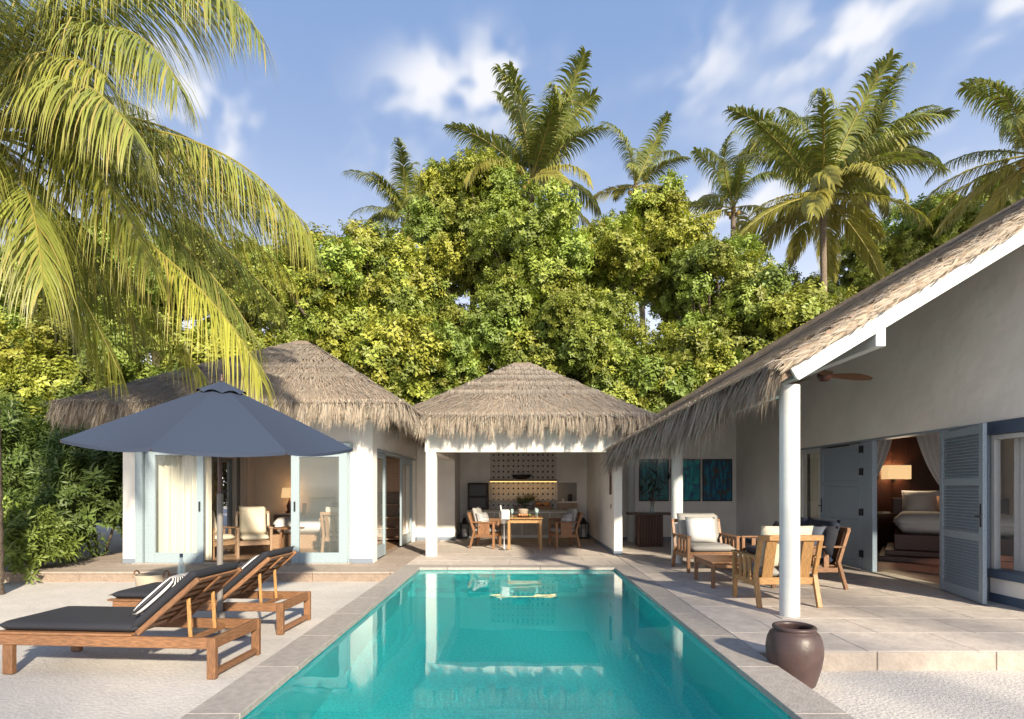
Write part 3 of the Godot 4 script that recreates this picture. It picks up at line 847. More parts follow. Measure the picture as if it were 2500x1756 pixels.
func build_dining_pavilion() -> void:
	var g := thing("dining_pavilion", "open white dining pavilion with thatched hip roof at the far end of the pool", "building")
	var D := DECK
	var W: Material = M.render
	bx(g, "column", Vector3(-1.885, D - 0.05, -11.9), Vector3(-1.675, 2.30, -11.69), W, 0.008)
	bx(g, "beam", Vector3(-1.90, 2.302, -11.92), Vector3(2.2, 2.80, -11.67), W, 0.006)
	bx(g, "beam", Vector3(-1.90, 2.302, -15.25), Vector3(-1.68, 2.80, -11.922), W, 0.006)
	bx(g, "wall", Vector3(-2.698, D - 0.05, -15.45), Vector3(-1.68, 2.80, -15.252), W)
	bx(g, "wall", Vector3(-1.90, D - 0.05, -16.6), Vector3(-1.68, 2.80, -15.452), W)
	bx(g, "wall", Vector3(-1.90, D - 0.05, -16.8), Vector3(2.2, 2.80, -16.602), W)
	bx(g, "wall", Vector3(2.03, D - 0.05, -16.6), Vector3(2.2, 2.30, -11.92), W)
	bx(g, "wall", Vector3(2.03, 2.302, -16.6), Vector3(2.2, 2.80, -11.922), W)
	bx(g, "ceiling", Vector3(-1.88, 2.802, -16.78), Vector3(2.18, 2.86, -11.70), M.ceiling)
	bx(g, "skirting", Vector3(2.018, D, -16.6), Vector3(2.028, D + 0.09, -11.92), M.skirting, 0.002)
	bx(g, "skirting", Vector3(2.02, D, -11.918), Vector3(2.2, D + 0.09, -11.908), M.skirting, 0.002)
	bx(g, "skirting", Vector3(-2.69, D, -15.25), Vector3(-1.68, D + 0.09, -15.24), M.skirting, 0.002)
	bx(g, "skirting", Vector3(-1.678, D, -16.6), Vector3(-1.668, D + 0.09, -15.25), M.skirting, 0.002)
	hip_roof(g, -2.45, 2.72, -11.15, -17.2, 3.0, -0.08, 0.32, -14.2, 4.68, 1050)
	# wall light slot and switch on the end of the right-hand wall
	bx(g, "wall_light", Vector3(1.99, 1.42, -12.32), Vector3(2.028, 1.98, -12.22), M.dark_wood_0)
	bx(g, "switch_plate", Vector3(2.014, 1.12, -12.31), Vector3(2.028, 1.22, -12.23), M.grey_cloth)
	# the kitchen wall: tiled panel, shelf with light strip, second shelf, counter, tall unit, niche
	var kt := thing("kitchen_wall", "tiled kitchen niche with lit shelf and counter on the dining pavilion back wall", "kitchen unit", Vector3(0.17, D, -16.6))
	bx(kt, "backsplash", Vector3(-0.96, 0.78, 0.0), Vector3(0.96, 2.45, 0.03), M.tile_paint, 0.0)
	var dots := MB.new()
	for i in 13:
		for j in 10:
			dots.box(Vector3(-0.86 + i * 0.1435, 0.90 + j * 0.163, 0.034), Vector3(0.05, 0.05, 0.012), 0.0)
	stuff(part(kt, "tile_inlay", dots.done(), M.black))
	bx(kt, "shelf", Vector3(-0.97, 1.60, 0.03), Vector3(0.97, 1.66, 0.30), M.oak_0)
	bx(kt, "light_strip", Vector3(-0.96, 1.572, 0.235), Vector3(0.96, 1.598, 0.275), M.led, 0.002)
	bx(kt, "shelf", Vector3(-0.97, 1.02, 0.03), Vector3(0.97, 1.055, 0.26), M.worktop)
	bx(kt, "counter", Vector3(-1.62, 0.74, 0.03), Vector3(1.56, 0.79, 0.62), M.worktop)
	bx(kt, "cabinet", Vector3(-1.6, 0.0, 0.06), Vector3(1.54, 0.738, 0.58), M.render)
	for k in 4:
		bx(kt, "cabinet_door", Vector3(-1.58 + k * 0.78, 0.08, 0.582), Vector3(-0.83 + k * 0.78, 0.70, 0.60), M.worktop)
	bx(kt, "tall_oven", Vector3(-1.58, 0.79, 0.03), Vector3(-1.0, 1.55, 0.5), M.dark_inside)
	bx(kt, "oven_window", Vector3(-1.53, 1.18, 0.502), Vector3(-1.05, 1.50, 0.512), M.black)
	bx(kt, "oven_window", Vector3(-1.53, 0.84, 0.502), Vector3(-1.05, 1.13, 0.512), M.black)
	bx(kt, "niche_back", Vector3(1.0, 1.02, 0.005), Vector3(1.56, 1.56, 0.02), M.grey_cloth, 0.0)
	bx(kt, "niche_shelf", Vector3(0.99, 0.98, 0.03), Vector3(1.57, 1.015, 0.36), M.render)
	bx(kt, "drawer", Vector3(1.0, 0.80, 0.03), Vector3(1.55, 0.975, 0.33), M.oak_2)
	var led := AreaLight3D.new()
	led.name = "shelf_light"
	led.area_size = Vector2(1.9, 0.04); led.light_energy = 0.07; led.light_color = Color(1.0, 0.78, 0.45)
	led.shadow_enabled = true; led.area_range = 8.0
	kt.add_child(led)
	led.position = Vector3(0, 1.566, 0.255); led.rotation.x = -PI / 2
	# things on the shelves
	var bowl := MB.new(); bowl.lathe([Vector2(0, 0.0), Vector2(0.12, 0.0), Vector2(0.24, 0.06), Vector2(0.30, 0.12), Vector2(0.285, 0.12), Vector2(0.22, 0.07), Vector2(0, 0.03)], 24)
	single("bowl", bowl.done(), M.black, "shallow black bowl on the lit kitchen shelf", "bowl", Vector3(0.12, D + 1.662, -16.42))
	var loaf := func(label: String, at: Vector3, s: float) -> void:
		var b := MB.new(); b.pillow(Vector3(0, 0.055 * s, 0), Vector3(0.24, 0.11, 0.12) * s, Basis.IDENTITY, 0.0, 6, 1.3)
		single("loaf", b.done(), M.bread, label, "bread", at)
	var tray := MB.new(); tray.box(Vector3(0, 0.05, 0), Vector3(0.5, 0.10, 0.3), 0.01)
	single("wooden_tray", tray.done(), M.teak_2, "wooden tray of bread on the kitchen counter", "tray", Vector3(0.72, D + 0.79, -16.28))
	loaf.call("brown loaf on the right end of the bread tray", Vector3(0.84, D + 0.892, -16.28), 1.0)
	loaf.call("brown loaf on the left end of the bread tray", Vector3(0.61, D + 0.892, -16.28), 0.95)
	var pot := thing("herb_planter", "dark planter of green herbs in the middle of the kitchen counter", "plant", Vector3(0.2, D + 0.79, -16.3))
	var pm := MB.new(); pm.box(Vector3(0, 0.06, 0), Vector3(0.62, 0.12, 0.2), 0.008)
	part(pot, "planter", pm.done(), M.dark_wood_1)
	bush_crown(pot, "foliage", Vector3(0.02, 0.20, 0), Vector3(0.26, 0.13, 0.1), 26, 0.45, Color(0.05, 0.085, 0.025), 0.25)
	var kj := MB.new(); kj.lathe([Vector2(0, 0), Vector2(0.06, 0), Vector2(0.065, 0.16), Vector2(0.05, 0.2), Vector2(0.02, 0.21), Vector2(0, 0.21)], 16)
	single("coffee_pot", kj.done(), M.black, "black coffee pot in the right-hand kitchen niche", "pot", Vector3(1.52, D + 1.017, -16.42))
	var cups := MB.new(); cups.lathe([Vector2(0, 0), Vector2(0.035, 0), Vector2(0.045, 0.08), Vector2(0.038, 0.08), Vector2(0.03, 0.01), Vector2(0, 0.01)], 14)
	single("cup", cups.done(), M.ceramic, "white cup left of the coffee pot in the kitchen niche", "cup", Vector3(1.33, D + 1.017, -16.42))

func build_villa() -> void:
	var g := thing("main_villa", "large villa on the right with grey-white walls, blue shutters and thatched verandah roof", "building")
	var D := DECK
	var W: Material = M.villa_render
	# long wall x 5.87..6.07 with a door, the bedroom opening and a window; back wall of the verandah at z -15.25
	var y0 := D - 0.05
	var H := 2.38
	var bw := MB.new()
	var yt := func(x: float) -> float: return 0.92 + 0.605 * x
	bw.quad(Vector3(2.2, y0, -15.252), Vector3(5.87, y0, -15.252), Vector3(5.87, yt.call(5.87), -15.252), Vector3(2.2, yt.call(2.2), -15.252), Vector3(0, 0, 1))
	bw.quad(Vector3(2.2, y0, -15.45), Vector3(5.87, y0, -15.45), Vector3(5.87, yt.call(5.87), -15.45), Vector3(2.2, yt.call(2.2), -15.45), Vector3(0, 0, -1))
	bw.quad(Vector3(2.2, yt.call(2.2), -15.45), Vector3(5.87, yt.call(5.87), -15.45), Vector3(5.87, yt.call(5.87), -15.252), Vector3(2.2, yt.call(2.2), -15.252), Vector3(-0.5, 0.86, 0))
	part(g, "wall", bw.done(), W)
	bx(g, "wall", Vector3(5.87, y0, -15.45), Vector3(6.07, H, -11.9), W)
	bx(g, "wall", Vector3(5.87, H + 0.002, -15.45), Vector3(6.07, 4.42, -6.1), W)
	bx(g, "wall", Vector3(5.87, y0, -7.06), Vector3(6.07, 0.46, -6.1), W)
	bx(g, "wall", Vector3(5.87, y0, -6.32), Vector3(6.07, H, -6.1), W)
	bx(g, "wall", Vector3(6.07, y0, -6.3), Vector3(6.9, 4.3, -6.1), W)
	bx(g, "wall", Vector3(10.6, y0, -6.3), Vector3(11.2, 4.3, -6.1), W)
	bx(g, "wall", Vector3(6.902, 2.5, -6.3), Vector3(10.598, 4.3, -6.1), W)
	for k in 3:
		glazed_leaf(g, "door", Vector3(6.91 + k * 1.23, D + 0.01, -6.2), Vector3(8.13 + k * 1.23, D + 0.01, -6.2), 2.32, 0.09, 0.2, M.white_paint)
	bx(g, "wall", Vector3(11.2, y0, -13.5), Vector3(11.4, 4.3, -6.1), W)
	bx(g, "ceiling", Vector3(6.07, 2.75, -13.5), Vector3(11.2, 2.85, -6.3), M.dark_wood_1, 0.0)
	for k in 13:                             # the bedroom's boarded wall
		bx(g, "wall_board", Vector3(6.07 + k * 0.395, D, -13.44 + (k % 2) * 0.004), Vector3(6.46 + k * 0.395, 2.75, -13.40), wood("dark_wood"), 0.006)
	bx(g, "wall", Vector3(6.07, y0, -13.6), Vector3(11.2, 4.3, -13.45), W)
	for s in [[-15.24, -11.92], [-7.05, -6.12]]:
		bx(g, "skirting", Vector3(5.855, D, s[0]), Vector3(5.868, D + 0.11, s[1]), M.navy_paint, 0.002)
	bx(g, "skirting", Vector3(2.2, D, -15.25), Vector3(5.85, D + 0.09, -15.238), M.skirting, 0.002)
	# far door: glazed leaf with a curtain behind, then the folded shutters
	glazed_leaf(g, "door", Vector3(5.93, D + 0.01, -11.88), Vector3(5.93, D + 0.01, -11.06), 2.18, 0.09, 0.2, M.white_paint, 0.05)
	bx(g, "door_head", Vector3(5.86, H - 0.028, -11.9), Vector3(6.06, H, -9.36), M.shutter_paint, 0.004)
	single("curtain", curtain_mesh(Vector3(6.14, D, -11.85), Vector3(6.14, D, -11.1), 0.02, 2.15, 6, 0.04), M.curtain, "beige curtain behind the far verandah door, left of the folded shutters", "curtain")
	shutter(g, Vector3(5.90, D + 0.012, -11.03), Vector3(5.90, D + 0.012, -9.74), 2.16, -1, false)
	shutter(g, Vector3(5.962, D + 0.012, -11.03), Vector3(5.962, D + 0.012, -9.74), 2.16, 0, false)
	bx(g, "door_post", Vector3(5.86, D, -9.52), Vector3(5.94, H - 0.03, -9.38), M.shutter_paint, 0.006)
	for k in 4:
		bx(g, "hinge", Vector3(5.845, D + [0.22, 0.93, 1.62, 2.0][k], -9.735), Vector3(5.885, D + [0.34, 1.05, 1.74, 2.12][k], -9.655), M.iron, 0.004)
	bx(g, "jamb", Vector3(5.88, D, -9.73), Vector3(5.94, H - 0.03, -9.522), M.shutter_paint, 0.006)
	bx(g, "door_post", Vector3(5.862, D, -7.82), Vector3(6.06, H - 0.03, -7.78), M.white_paint, 0.003)
	bx(g, "door_head", Vector3(5.862, H - 0.028, -9.358), Vector3(6.06, H, -7.10), M.shutter_paint, 0.004)
	bx(g, "threshold", Vector3(5.85, D + 0.001, -9.38), Vector3(6.07, D + 0.02, -7.82), M.worktop, 0.003)
	# near shutter pair, the front leaf swung out over the deck; the gap behind it closed by its folded twin
	shutter(g, Vector3(5.84, D + 0.012, -7.83), Vector3(5.58, D + 0.012, -6.78), 2.17, 1, true)
	shutter(g, Vector3(5.90, D + 0.012, -7.77), Vector3(5.90, D + 0.012, -7.10), 2.16, 0, false)
	# window: navy frame, pane, sill
	bx(g, "window_sill", Vector3(5.82, 0.46, -7.08), Vector3(6.07, 0.56, -6.1), M.navy_paint, 0.006)
	bx(g, "window_head", Vector3(5.84, H - 0.16, -7.08), Vector3(6.06, H - 0.001, -6.3), M.navy_paint, 0.006)
	var wn := holder(g, "window")
	bx(wn, "frame", Vector3(5.90, 0.561, -7.08), Vector3(5.98, H - 0.162, -7.03), M.white_paint)
	bx(wn, "frame", Vector3(5.90, 0.561, -6.37), Vector3(5.98, H - 0.162, -6.322), M.white_paint)
	bx(wn, "frame", Vector3(5.90, H - 0.22, -7.028), Vector3(5.98, H - 0.163, -6.372), M.white_paint)
	var pn := MB.new()
	pn.quad(Vector3(5.94, 0.562, -7.03), Vector3(5.94, 0.562, -6.37), Vector3(5.94, H - 0.22, -6.37), Vector3(5.94, H - 0.22, -7.03), Vector3.LEFT)
	part(wn, "pane", pn.done(), M.glass)
	single("curtain", curtain_mesh(Vector3(6.12, 0.0, -7.0), Vector3(6.12, 0.0, -6.72), 0.2, 2.25, 4, 0.03), M.linen, "white curtain behind the villa window at the right edge", "curtain")
	# bedroom
	floor_planks(g, 6.07, 11.2, -6.3, -13.4, D - 0.012, "dark_wood", 0.24)
	bx(g, "subfloor", Vector3(6.07, -0.05, -13.4), Vector3(11.2, D - 0.03, -6.3), M.riser_dark, 0.0)
	# roof: plane y = 1.25 + 0.605 x, ridge at x 9.4; eave flares towards the dining pavilion at its far end
	villa_roof(g)
	# bargeboard along the front rake, purlin, eave beam, columns
	var sl := Vector2(1, 0.605).normalized()
	var ra := Vector3(2.90, 2.765, -5.985)
	var rb := ra + Vector3(6.5, 6.5 * 0.605, 0)
	board(g, "bargeboard", ra, rb, 0.045, 0.15, M.white_paint, Vector3(-sl.y, sl.x, 0))
	board(g, "bargeboard", ra + Vector3(0.04, -0.052, 0.012), rb + Vector3(0.04, -0.052, 0.012), 0.03, 0.05, M.white_paint, Vector3(-sl.y, sl.x, 0))
	bx(g, "purlin", Vector3(3.765, 3.05, -15.2), Vector3(3.87, 3.30, -5.965), M.white_paint, 0.006)
	bx(g, "eave_beam", Vector3(2.93, 2.60, -15.2), Vector3(3.03, 2.70, -6.33), M.white_paint, 0.006)
	for z in [-6.22, -10.6, -14.9]:
		var c := MB.new()
		c.lathe([Vector2(0.104, D - 0.05), Vector2(0.104, 2.68), Vector2(0.0, 2.68)], 28)
		part(g, "column", c.done(), M.white_paint, Transform3D(Basis.IDENTITY, Vector3(2.98, 0, z)))
		bx(g, "base_plate", Vector3(2.83, D + 0.001, z - 0.15), Vector3(3.13, D + 0.008, z + 0.15), M.paver_1, 0.002)

# a panelled shutter leaf; louvre: 1 builds slats in its panels, 0 plain panels
func shutter(parent: Node, a: Vector3, b: Vector3, h: float, handle: int, louvre: bool) -> void:
	var d := holder(parent, "shutter", a, -atan2(b.z - a.z, b.x - a.x))
	var w := a.distance_to(b)
	var m: Material = M.shutter_paint
	var st := 0.095
	var th := 0.045
	bx(d, "stile", Vector3(0, 0, -th / 2), Vector3(st, h, th / 2), m, 0.005)
	bx(d, "stile", Vector3(w - st, 0, -th / 2), Vector3(w, h, th / 2), m, 0.005)
	var rails := [0.0, 0.74, 1.42, h - 0.12]
	for k in 4:
		bx(d, "rail", Vector3(st, rails[k], -th / 2 + 0.002), Vector3(w - st, rails[k] + (0.14 if k == 0 else 0.10), th / 2 - 0.002), m, 0.005)
	for k in 3:
		var lo: float = rails[k] + (0.14 if k == 0 else 0.10)
		var hi: float = rails[k + 1]
		if louvre:
			var y := lo + 0.022
			while y < hi - 0.012:
				var o := bx(d, "slat", Vector3(st, y - 0.005, -0.022), Vector3(w - st, y + 0.005, 0.022), m, 0.002)
				o.rotation.x = 0.75
				y += 0.04
		else:
			bx(d, "panel", Vector3(st, lo, -0.008), Vector3(w - st, hi, 0.008), m, 0.003)
	if handle != 0:
		var hx := 0.05 if handle < 0 else w - 0.045
		for sg in [1.0]:
			bx(d, "lock_plate", Vector3(hx - 0.014, 0.92, th / 2), Vector3(hx + 0.014, 1.2, th / 2 + 0.008), M.iron, 0.002)
			bx(d, "handle", Vector3(hx - 0.06, 1.04, th / 2 + 0.02), Vector3(hx + 0.06, 1.058, th / 2 + 0.038), M.iron, 0.002)

func villa_roof(g: Node) -> void:
	var up := Vector3(-0.518, 0.856, 0.0)
	var Y := func(x: float) -> float: return 1.25 + 0.605 * x
	# plan outline of the pool-side slope, from the near rake to the far end
	var eave := [Vector2(2.72, -6.03), Vector2(2.70, -7.35), Vector2(2.66, -7.5), Vector2(2.22, -9.4), Vector2(1.78, -11.35), Vector2(2.35, -12.1), Vector2(3.2, -12.5), Vector2(3.2, -19.0)]
	var rx := 9.4
	var f := FastNoiseLite.new()
	f.seed = 77; f.frequency = 0.9; f.fractal_octaves = 3
	var b := MB.new()
	var nv := 48
	# finer stations along the eave
	var sts := []
	for i in eave.size() - 1:
		var k := maxi(2, int(eave[i].distance_to(eave[i + 1]) / 0.3))
		for j in k: sts.append(eave[i].lerp(eave[i + 1], float(j) / k))
	sts.append(eave[eave.size() - 1])
	for s in sts:
		for j in nv + 1:
			var v := pow(float(j) / nv, 1.2)
			var p := Vector3(lerpf(s.x, rx, v), 0, s.y)
			p.y = Y.call(p.x) + 0.03 * f.get_noise_2d(p.x * 1.2, p.z * 1.2) + 0.014 * (1.0 - fposmod(p.x * 1.7, 1.0)) - 0.012
			if j == 0: p.y -= 0.06
			b.vert(p, up)
	for i in sts.size() - 1:
		for j in nv:
			var a := i * (nv + 1) + j
			b.tri_i(a, a + 1, a + nv + 2, up); b.tri_i(a, a + nv + 2, a + nv + 1, up)
	# underside and edges
	var dr := Vector3(0.06, -0.16, 0)
	for i in sts.size() - 1:
		var p := Vector3(sts[i].x, Y.call(sts[i].x) - 0.06, sts[i].y); var q := Vector3(sts[i + 1].x, Y.call(sts[i + 1].x) - 0.06, sts[i + 1].y)
		b.quad(p, q, q + dr, p + dr, Vector3(-1, 0, 0))
		b.quad(p + dr, q + dr, Vector3(rx, Y.call(rx) - 0.22, q.z), Vector3(rx, Y.call(rx) - 0.22, p.z), -up)
	for e in [0, sts.size() - 1]:
		var p := Vector3(sts[e].x, Y.call(sts[e].x) - 0.06, sts[e].y)
		b.quad(p, p + dr, Vector3(rx, Y.call(rx) - 0.22, p.z), Vector3(rx, Y.call(rx), p.z), Vector3(0, 0, 1 if e == 0 else -1))
	# the slope on the far side of the ridge
	for zz in [[-6.03, -19.0]]:
		b.quad(Vector3(rx, Y.call(rx), zz[0]), Vector3(rx, Y.call(rx), zz[1]), Vector3(16.0, Y.call(rx) - 4.0, zz[1]), Vector3(16.0, Y.call(rx) - 4.0, zz[0]), Vector3(0.518, 0.856, 0))
		b.quad(Vector3(rx, Y.call(rx) - 0.22, zz[0]), Vector3(rx, Y.call(rx) - 0.22, zz[1]), Vector3(16.0, Y.call(rx) - 4.3, zz[1]), Vector3(16.0, Y.call(rx) - 4.3, zz[0]), Vector3(-0.518, -0.856, 0))
	var roof := part(g, "roof", b.done(), M.thatch)
	var xfs := []; var cols := []
	thatch_slope(xfs, cols, Vector3(2.72, Y.call(2.72), -5.95), Vector3(2.66, Y.call(2.66), -7.5), Vector3(rx, Y.call(rx), -7.5), Vector3(rx, Y.call(rx), -5.95), 620)
	thatch_slope(xfs, cols, Vector3(2.66, Y.call(2.66), -7.5), Vector3(1.78, Y.call(1.78), -11.35), Vector3(rx, Y.call(rx), -11.35), Vector3(rx, Y.call(rx), -7.5), 480)
	thatch_slope(xfs, cols, Vector3(3.2, Y.call(3.2), -11.35), Vector3(3.2, Y.call(3.2), -19.0), Vector3(rx, Y.call(rx), -19.0), Vector3(rx, Y.call(rx), -11.35), 130)
	straw_field(roof, "straw", xfs, cols)
	xfs = []; cols = []
	thatch_fringe(xfs, cols, Vector3(2.70, Y.call(2.70) - 0.02, -5.95), Vector3(2.69, Y.call(2.69) - 0.02, -7.42), Vector3(-1, 0, 0), 900, 0.30, 0.52, 0.12, 0.85)
	var od := Vector3(-0.97, 0, 0.24)
	thatch_fringe(xfs, cols, Vector3(2.66, Y.call(2.66), -7.45), Vector3(2.22, Y.call(2.22), -9.4), od, 1100, 0.40, 0.80, 0.25, 1.0, -0.12)
	thatch_fringe(xfs, cols, Vector3(2.22, Y.call(2.22), -9.4), Vector3(1.78, Y.call(1.78), -11.35), od, 950, 0.32, 0.62, 0.25)
	thatch_fringe(xfs, cols, Vector3(1.78, Y.call(1.78), -11.35), Vector3(2.35, Y.call(2.35), -12.1), Vector3(-0.8, 0, -0.6), 300, 0.3, 0.5, 0.2)
	straw_field(roof, "eave_fringe", xfs, cols)
	# the thick rolled edge above the bargeboard
	var rl := MB.new()
	var pts := []; var rad := []
	for i in 60:
		var x := 2.74 + i * 0.113
		pts.append(Vector3(x, Y.call(x) - 0.07 + 0.012 * f.get_noise_2d(x * 9.0, 3.0), -5.93 + 0.012 * f.get_noise_2d(x * 7.0, 9.0)))
		rad.append(0.082 + 0.014 * f.get_noise_2d(x * 14.0, 5.0))
	rl.tube(pts, rad, 12)
	part(roof, "rolled_edge", rl.done(), M.straw_roll)
	xfs = []; cols = []
	for i in 1500:
		var x := rng.randf_range(2.74, 9.3)
		var a := rng.randf_range(-0.6, 2.6)
		var o := Vector3(-0.518 * sin(a), 0.856 * sin(a), cos(a))
		xfs.append(straw_xf(Vector3(x, Y.call(x) - 0.07, -5.93) + o * 0.084, Vector3(-1, -0.605, 0) + Vector3(rng.randf_range(-0.3, 0.3), rng.randf_range(-0.3, 0.3), rng.randf_range(-0.1, 0.2)), o, rng.randf_range(0.08, 0.22), rng.randf_range(0.8, 1.5)))
		cols.append(straw_color())
	straw_field(roof, "edge_straw", xfs, cols)

# ------------------------------------------------------------------ furniture
# a slatted armchair or bench facing +z, origin on the floor under its middle
func chair(called: String, label: String, at: Vector3, turn: float, w: float, d: float, sh: float, bh: float, kind: String, seat_m: Material, back_m: Material, slats := 3, category := "chair", group := "", back_slats := 3, cushions := 1) -> Node3D:
	var t := thing(called, label, category, at, turn, group)
	var hw := w * 0.5
	var hd := d * 0.5
	var arm := sh + 0.19
	for s in [-1.0, 1.0]:
		board(t, "leg", Vector3(s * (hw - 0.025), 0, hd - 0.03), Vector3(s * (hw - 0.025), arm - 0.012, hd - 0.03), 0.05, 0.05, wood(kind))
		board(t, "leg", Vector3(s * (hw - 0.025), 0, -hd - 0.05), Vector3(s * (hw - 0.025), sh - 0.02, -hd + 0.06), 0.045, 0.055, wood(kind), Vector3(1, 0, 0))
		board(t, "back_post", Vector3(s * (hw - 0.025), sh - 0.03, -hd + 0.06), Vector3(s * (hw - 0.025), bh, -hd - 0.07), 0.045, 0.05, wood(kind), Vector3(1, 0, 0))
		board(t, "arm_rail", Vector3(s * (hw - 0.025), arm, -hd - 0.02), Vector3(s * (hw - 0.025), arm, hd + 0.01), 0.075, 0.026, wood(kind))
		board(t, "side_rail", Vector3(s * (hw - 0.025), sh - 0.13, -hd + 0.07), Vector3(s * (hw - 0.025), sh - 0.13, hd - 0.055), 0.028, 0.065, wood(kind))
		for k in slats:
			var z := lerpf(-hd + 0.15, hd - 0.13, (k + 0.5) / slats)
			board(t, "side_slat", Vector3(s * (hw - 0.025), sh - 0.10, z), Vector3(s * (hw - 0.025), arm - 0.014, z), 0.02, 0.07, wood(kind), Vector3(0, 0, 1))
	board(t, "front_rail", Vector3(-hw + 0.05, sh - 0.12, hd - 0.03), Vector3(hw - 0.05, sh - 0.12, hd - 0.03), 0.028, 0.07, wood(kind))
	board(t, "rear_rail", Vector3(-hw + 0.05, sh - 0.10, -hd + 0.05), Vector3(hw - 0.05, sh - 0.10, -hd + 0.05), 0.028, 0.085, wood(kind))
	board(t, "top_rail", Vector3(-hw, bh + 0.02, -hd - 0.075), Vector3(hw, bh + 0.02, -hd - 0.075), 0.05, 0.065, wood(kind))
	for k in back_slats:
		var x := lerpf(-hw + 0.05, hw - 0.05, (k + 0.5) / back_slats)
		board(t, "back_slat", Vector3(x, sh - 0.06, -hd + 0.055), Vector3(x, bh - 0.012, -hd - 0.065), minf(0.13, (w - 0.1) / back_slats * 0.62), 0.016, wood(kind), Vector3(0, 0, 1))
	bx(t, "seat_base", Vector3(-hw + 0.055, sh - 0.085, -hd + 0.07), Vector3(hw - 0.055, sh - 0.065, hd - 0.05), wood(kind))
	for k in cushions:
		var cw := (w - 0.12) / cushions
		var cx := -hw + 0.06 + cw * (k + 0.5)
		var c := MB.new()
		c.pillow(Vector3(cx, sh - 0.005, 0.02), Vector3(cw - 0.01, 0.13, d - 0.04), Basis.IDENTITY, 0.4, 10, 5.0)
		part(t, "seat_cushion", c.done(), seat_m)
		c = MB.new()
		c.pillow(Vector3(cx, (sh + bh) * 0.5 + 0.10, -hd + 0.065), Vector3(cw - 0.015, 0.13, bh - sh + 0.13), Basis(Vector3.RIGHT, PI / 2 - 0.24), 0.6, 10, 4.0)
		part(t, "back_cushion", c.done(), back_m)
	return t

func scatter_pillow(label: String, at: Vector3, s: Vector3, b: Basis, m: Material) -> void:
	var c := MB.new()
	c.pillow(Vector3.ZERO, s, b, 1.4, 10, 1.7)
	single("throw_pillow", c.done(), m, label, "pillow", at)

func bed(called: String, label: String, at: Vector3, turn: float, w: float, l: float, h: float, kind: String) -> void:
	var t := thing(called, label, "bed", at, turn)
	bx(t, "base", Vector3(-w / 2, 0.0, -l / 2), Vector3(w / 2, h - 0.30, l / 2), wood(kind), 0.01)
	var c := MB.new(); c.pillow(Vector3(0, h - 0.12, 0.01), Vector3(w - 0.02, 0.36, l - 0.02), Basis.IDENTITY, 0.2, 14, 7.0)
	part(t, "mattress", c.done(), M.linen)
	c = MB.new(); c.pillow(Vector3(0, h - 0.06, 0.22), Vector3(w + 0.06, 0.34, l - 0.50), Basis.IDENTITY, 0.3, 14, 6.0)
	part(t, "duvet", c.done(), M.linen)
	bx(t, "headboard", Vector3(-w / 2 - 0.06, 0.0, -l / 2 - 0.08), Vector3(w / 2 + 0.06, h + 0.38, -l / 2 - 0.01), wood(kind), 0.01)
	for s in [-1.0, 1.0]:
		c = MB.new(); c.pillow(Vector3(s * w * 0.25, h + 0.27, -l / 2 + 0.17), Vector3(0.74, 0.2, 0.60), Basis(Vector3.RIGHT, 1.22), 1.2, 10, 1.8)
		part(t, "pillow", c.done(), M.linen)

func table_lamp(label: String, at: Vector3, _t: float) -> void:
	var t := thing("table_lamp", label, "lamp", at)
	var b := MB.new(); b.lathe([Vector2(0, 0), Vector2(0.09, 0), Vector2(0.095, 0.02), Vector2(0.05, 0.06), Vector2(0.07, 0.18), Vector2(0.03, 0.30), Vector2(0.012, 0.36), Vector2(0.012, 0.46)], 20)
	part(t, "base", b.done(), M.dark_wood_2)
	b = MB.new(); b.lathe([Vector2(0.20, 0.40), Vector2(0.17, 0.66)], 28)
	part(t, "lamp_shade", b.done(), M.shade_cloth)
	var li := OmniLight3D.new()
	li.name = "bulb_light"; li.light_energy = 0.02; li.light_color = Color(1.0, 0.72, 0.42); li.light_size = 0.04; li.omni_range = 8.0; li.omni_attenuation = 2.0; li.shadow_enabled = true
	t.add_child(li)
	li.position = Vector3(0, 0.53, 0)

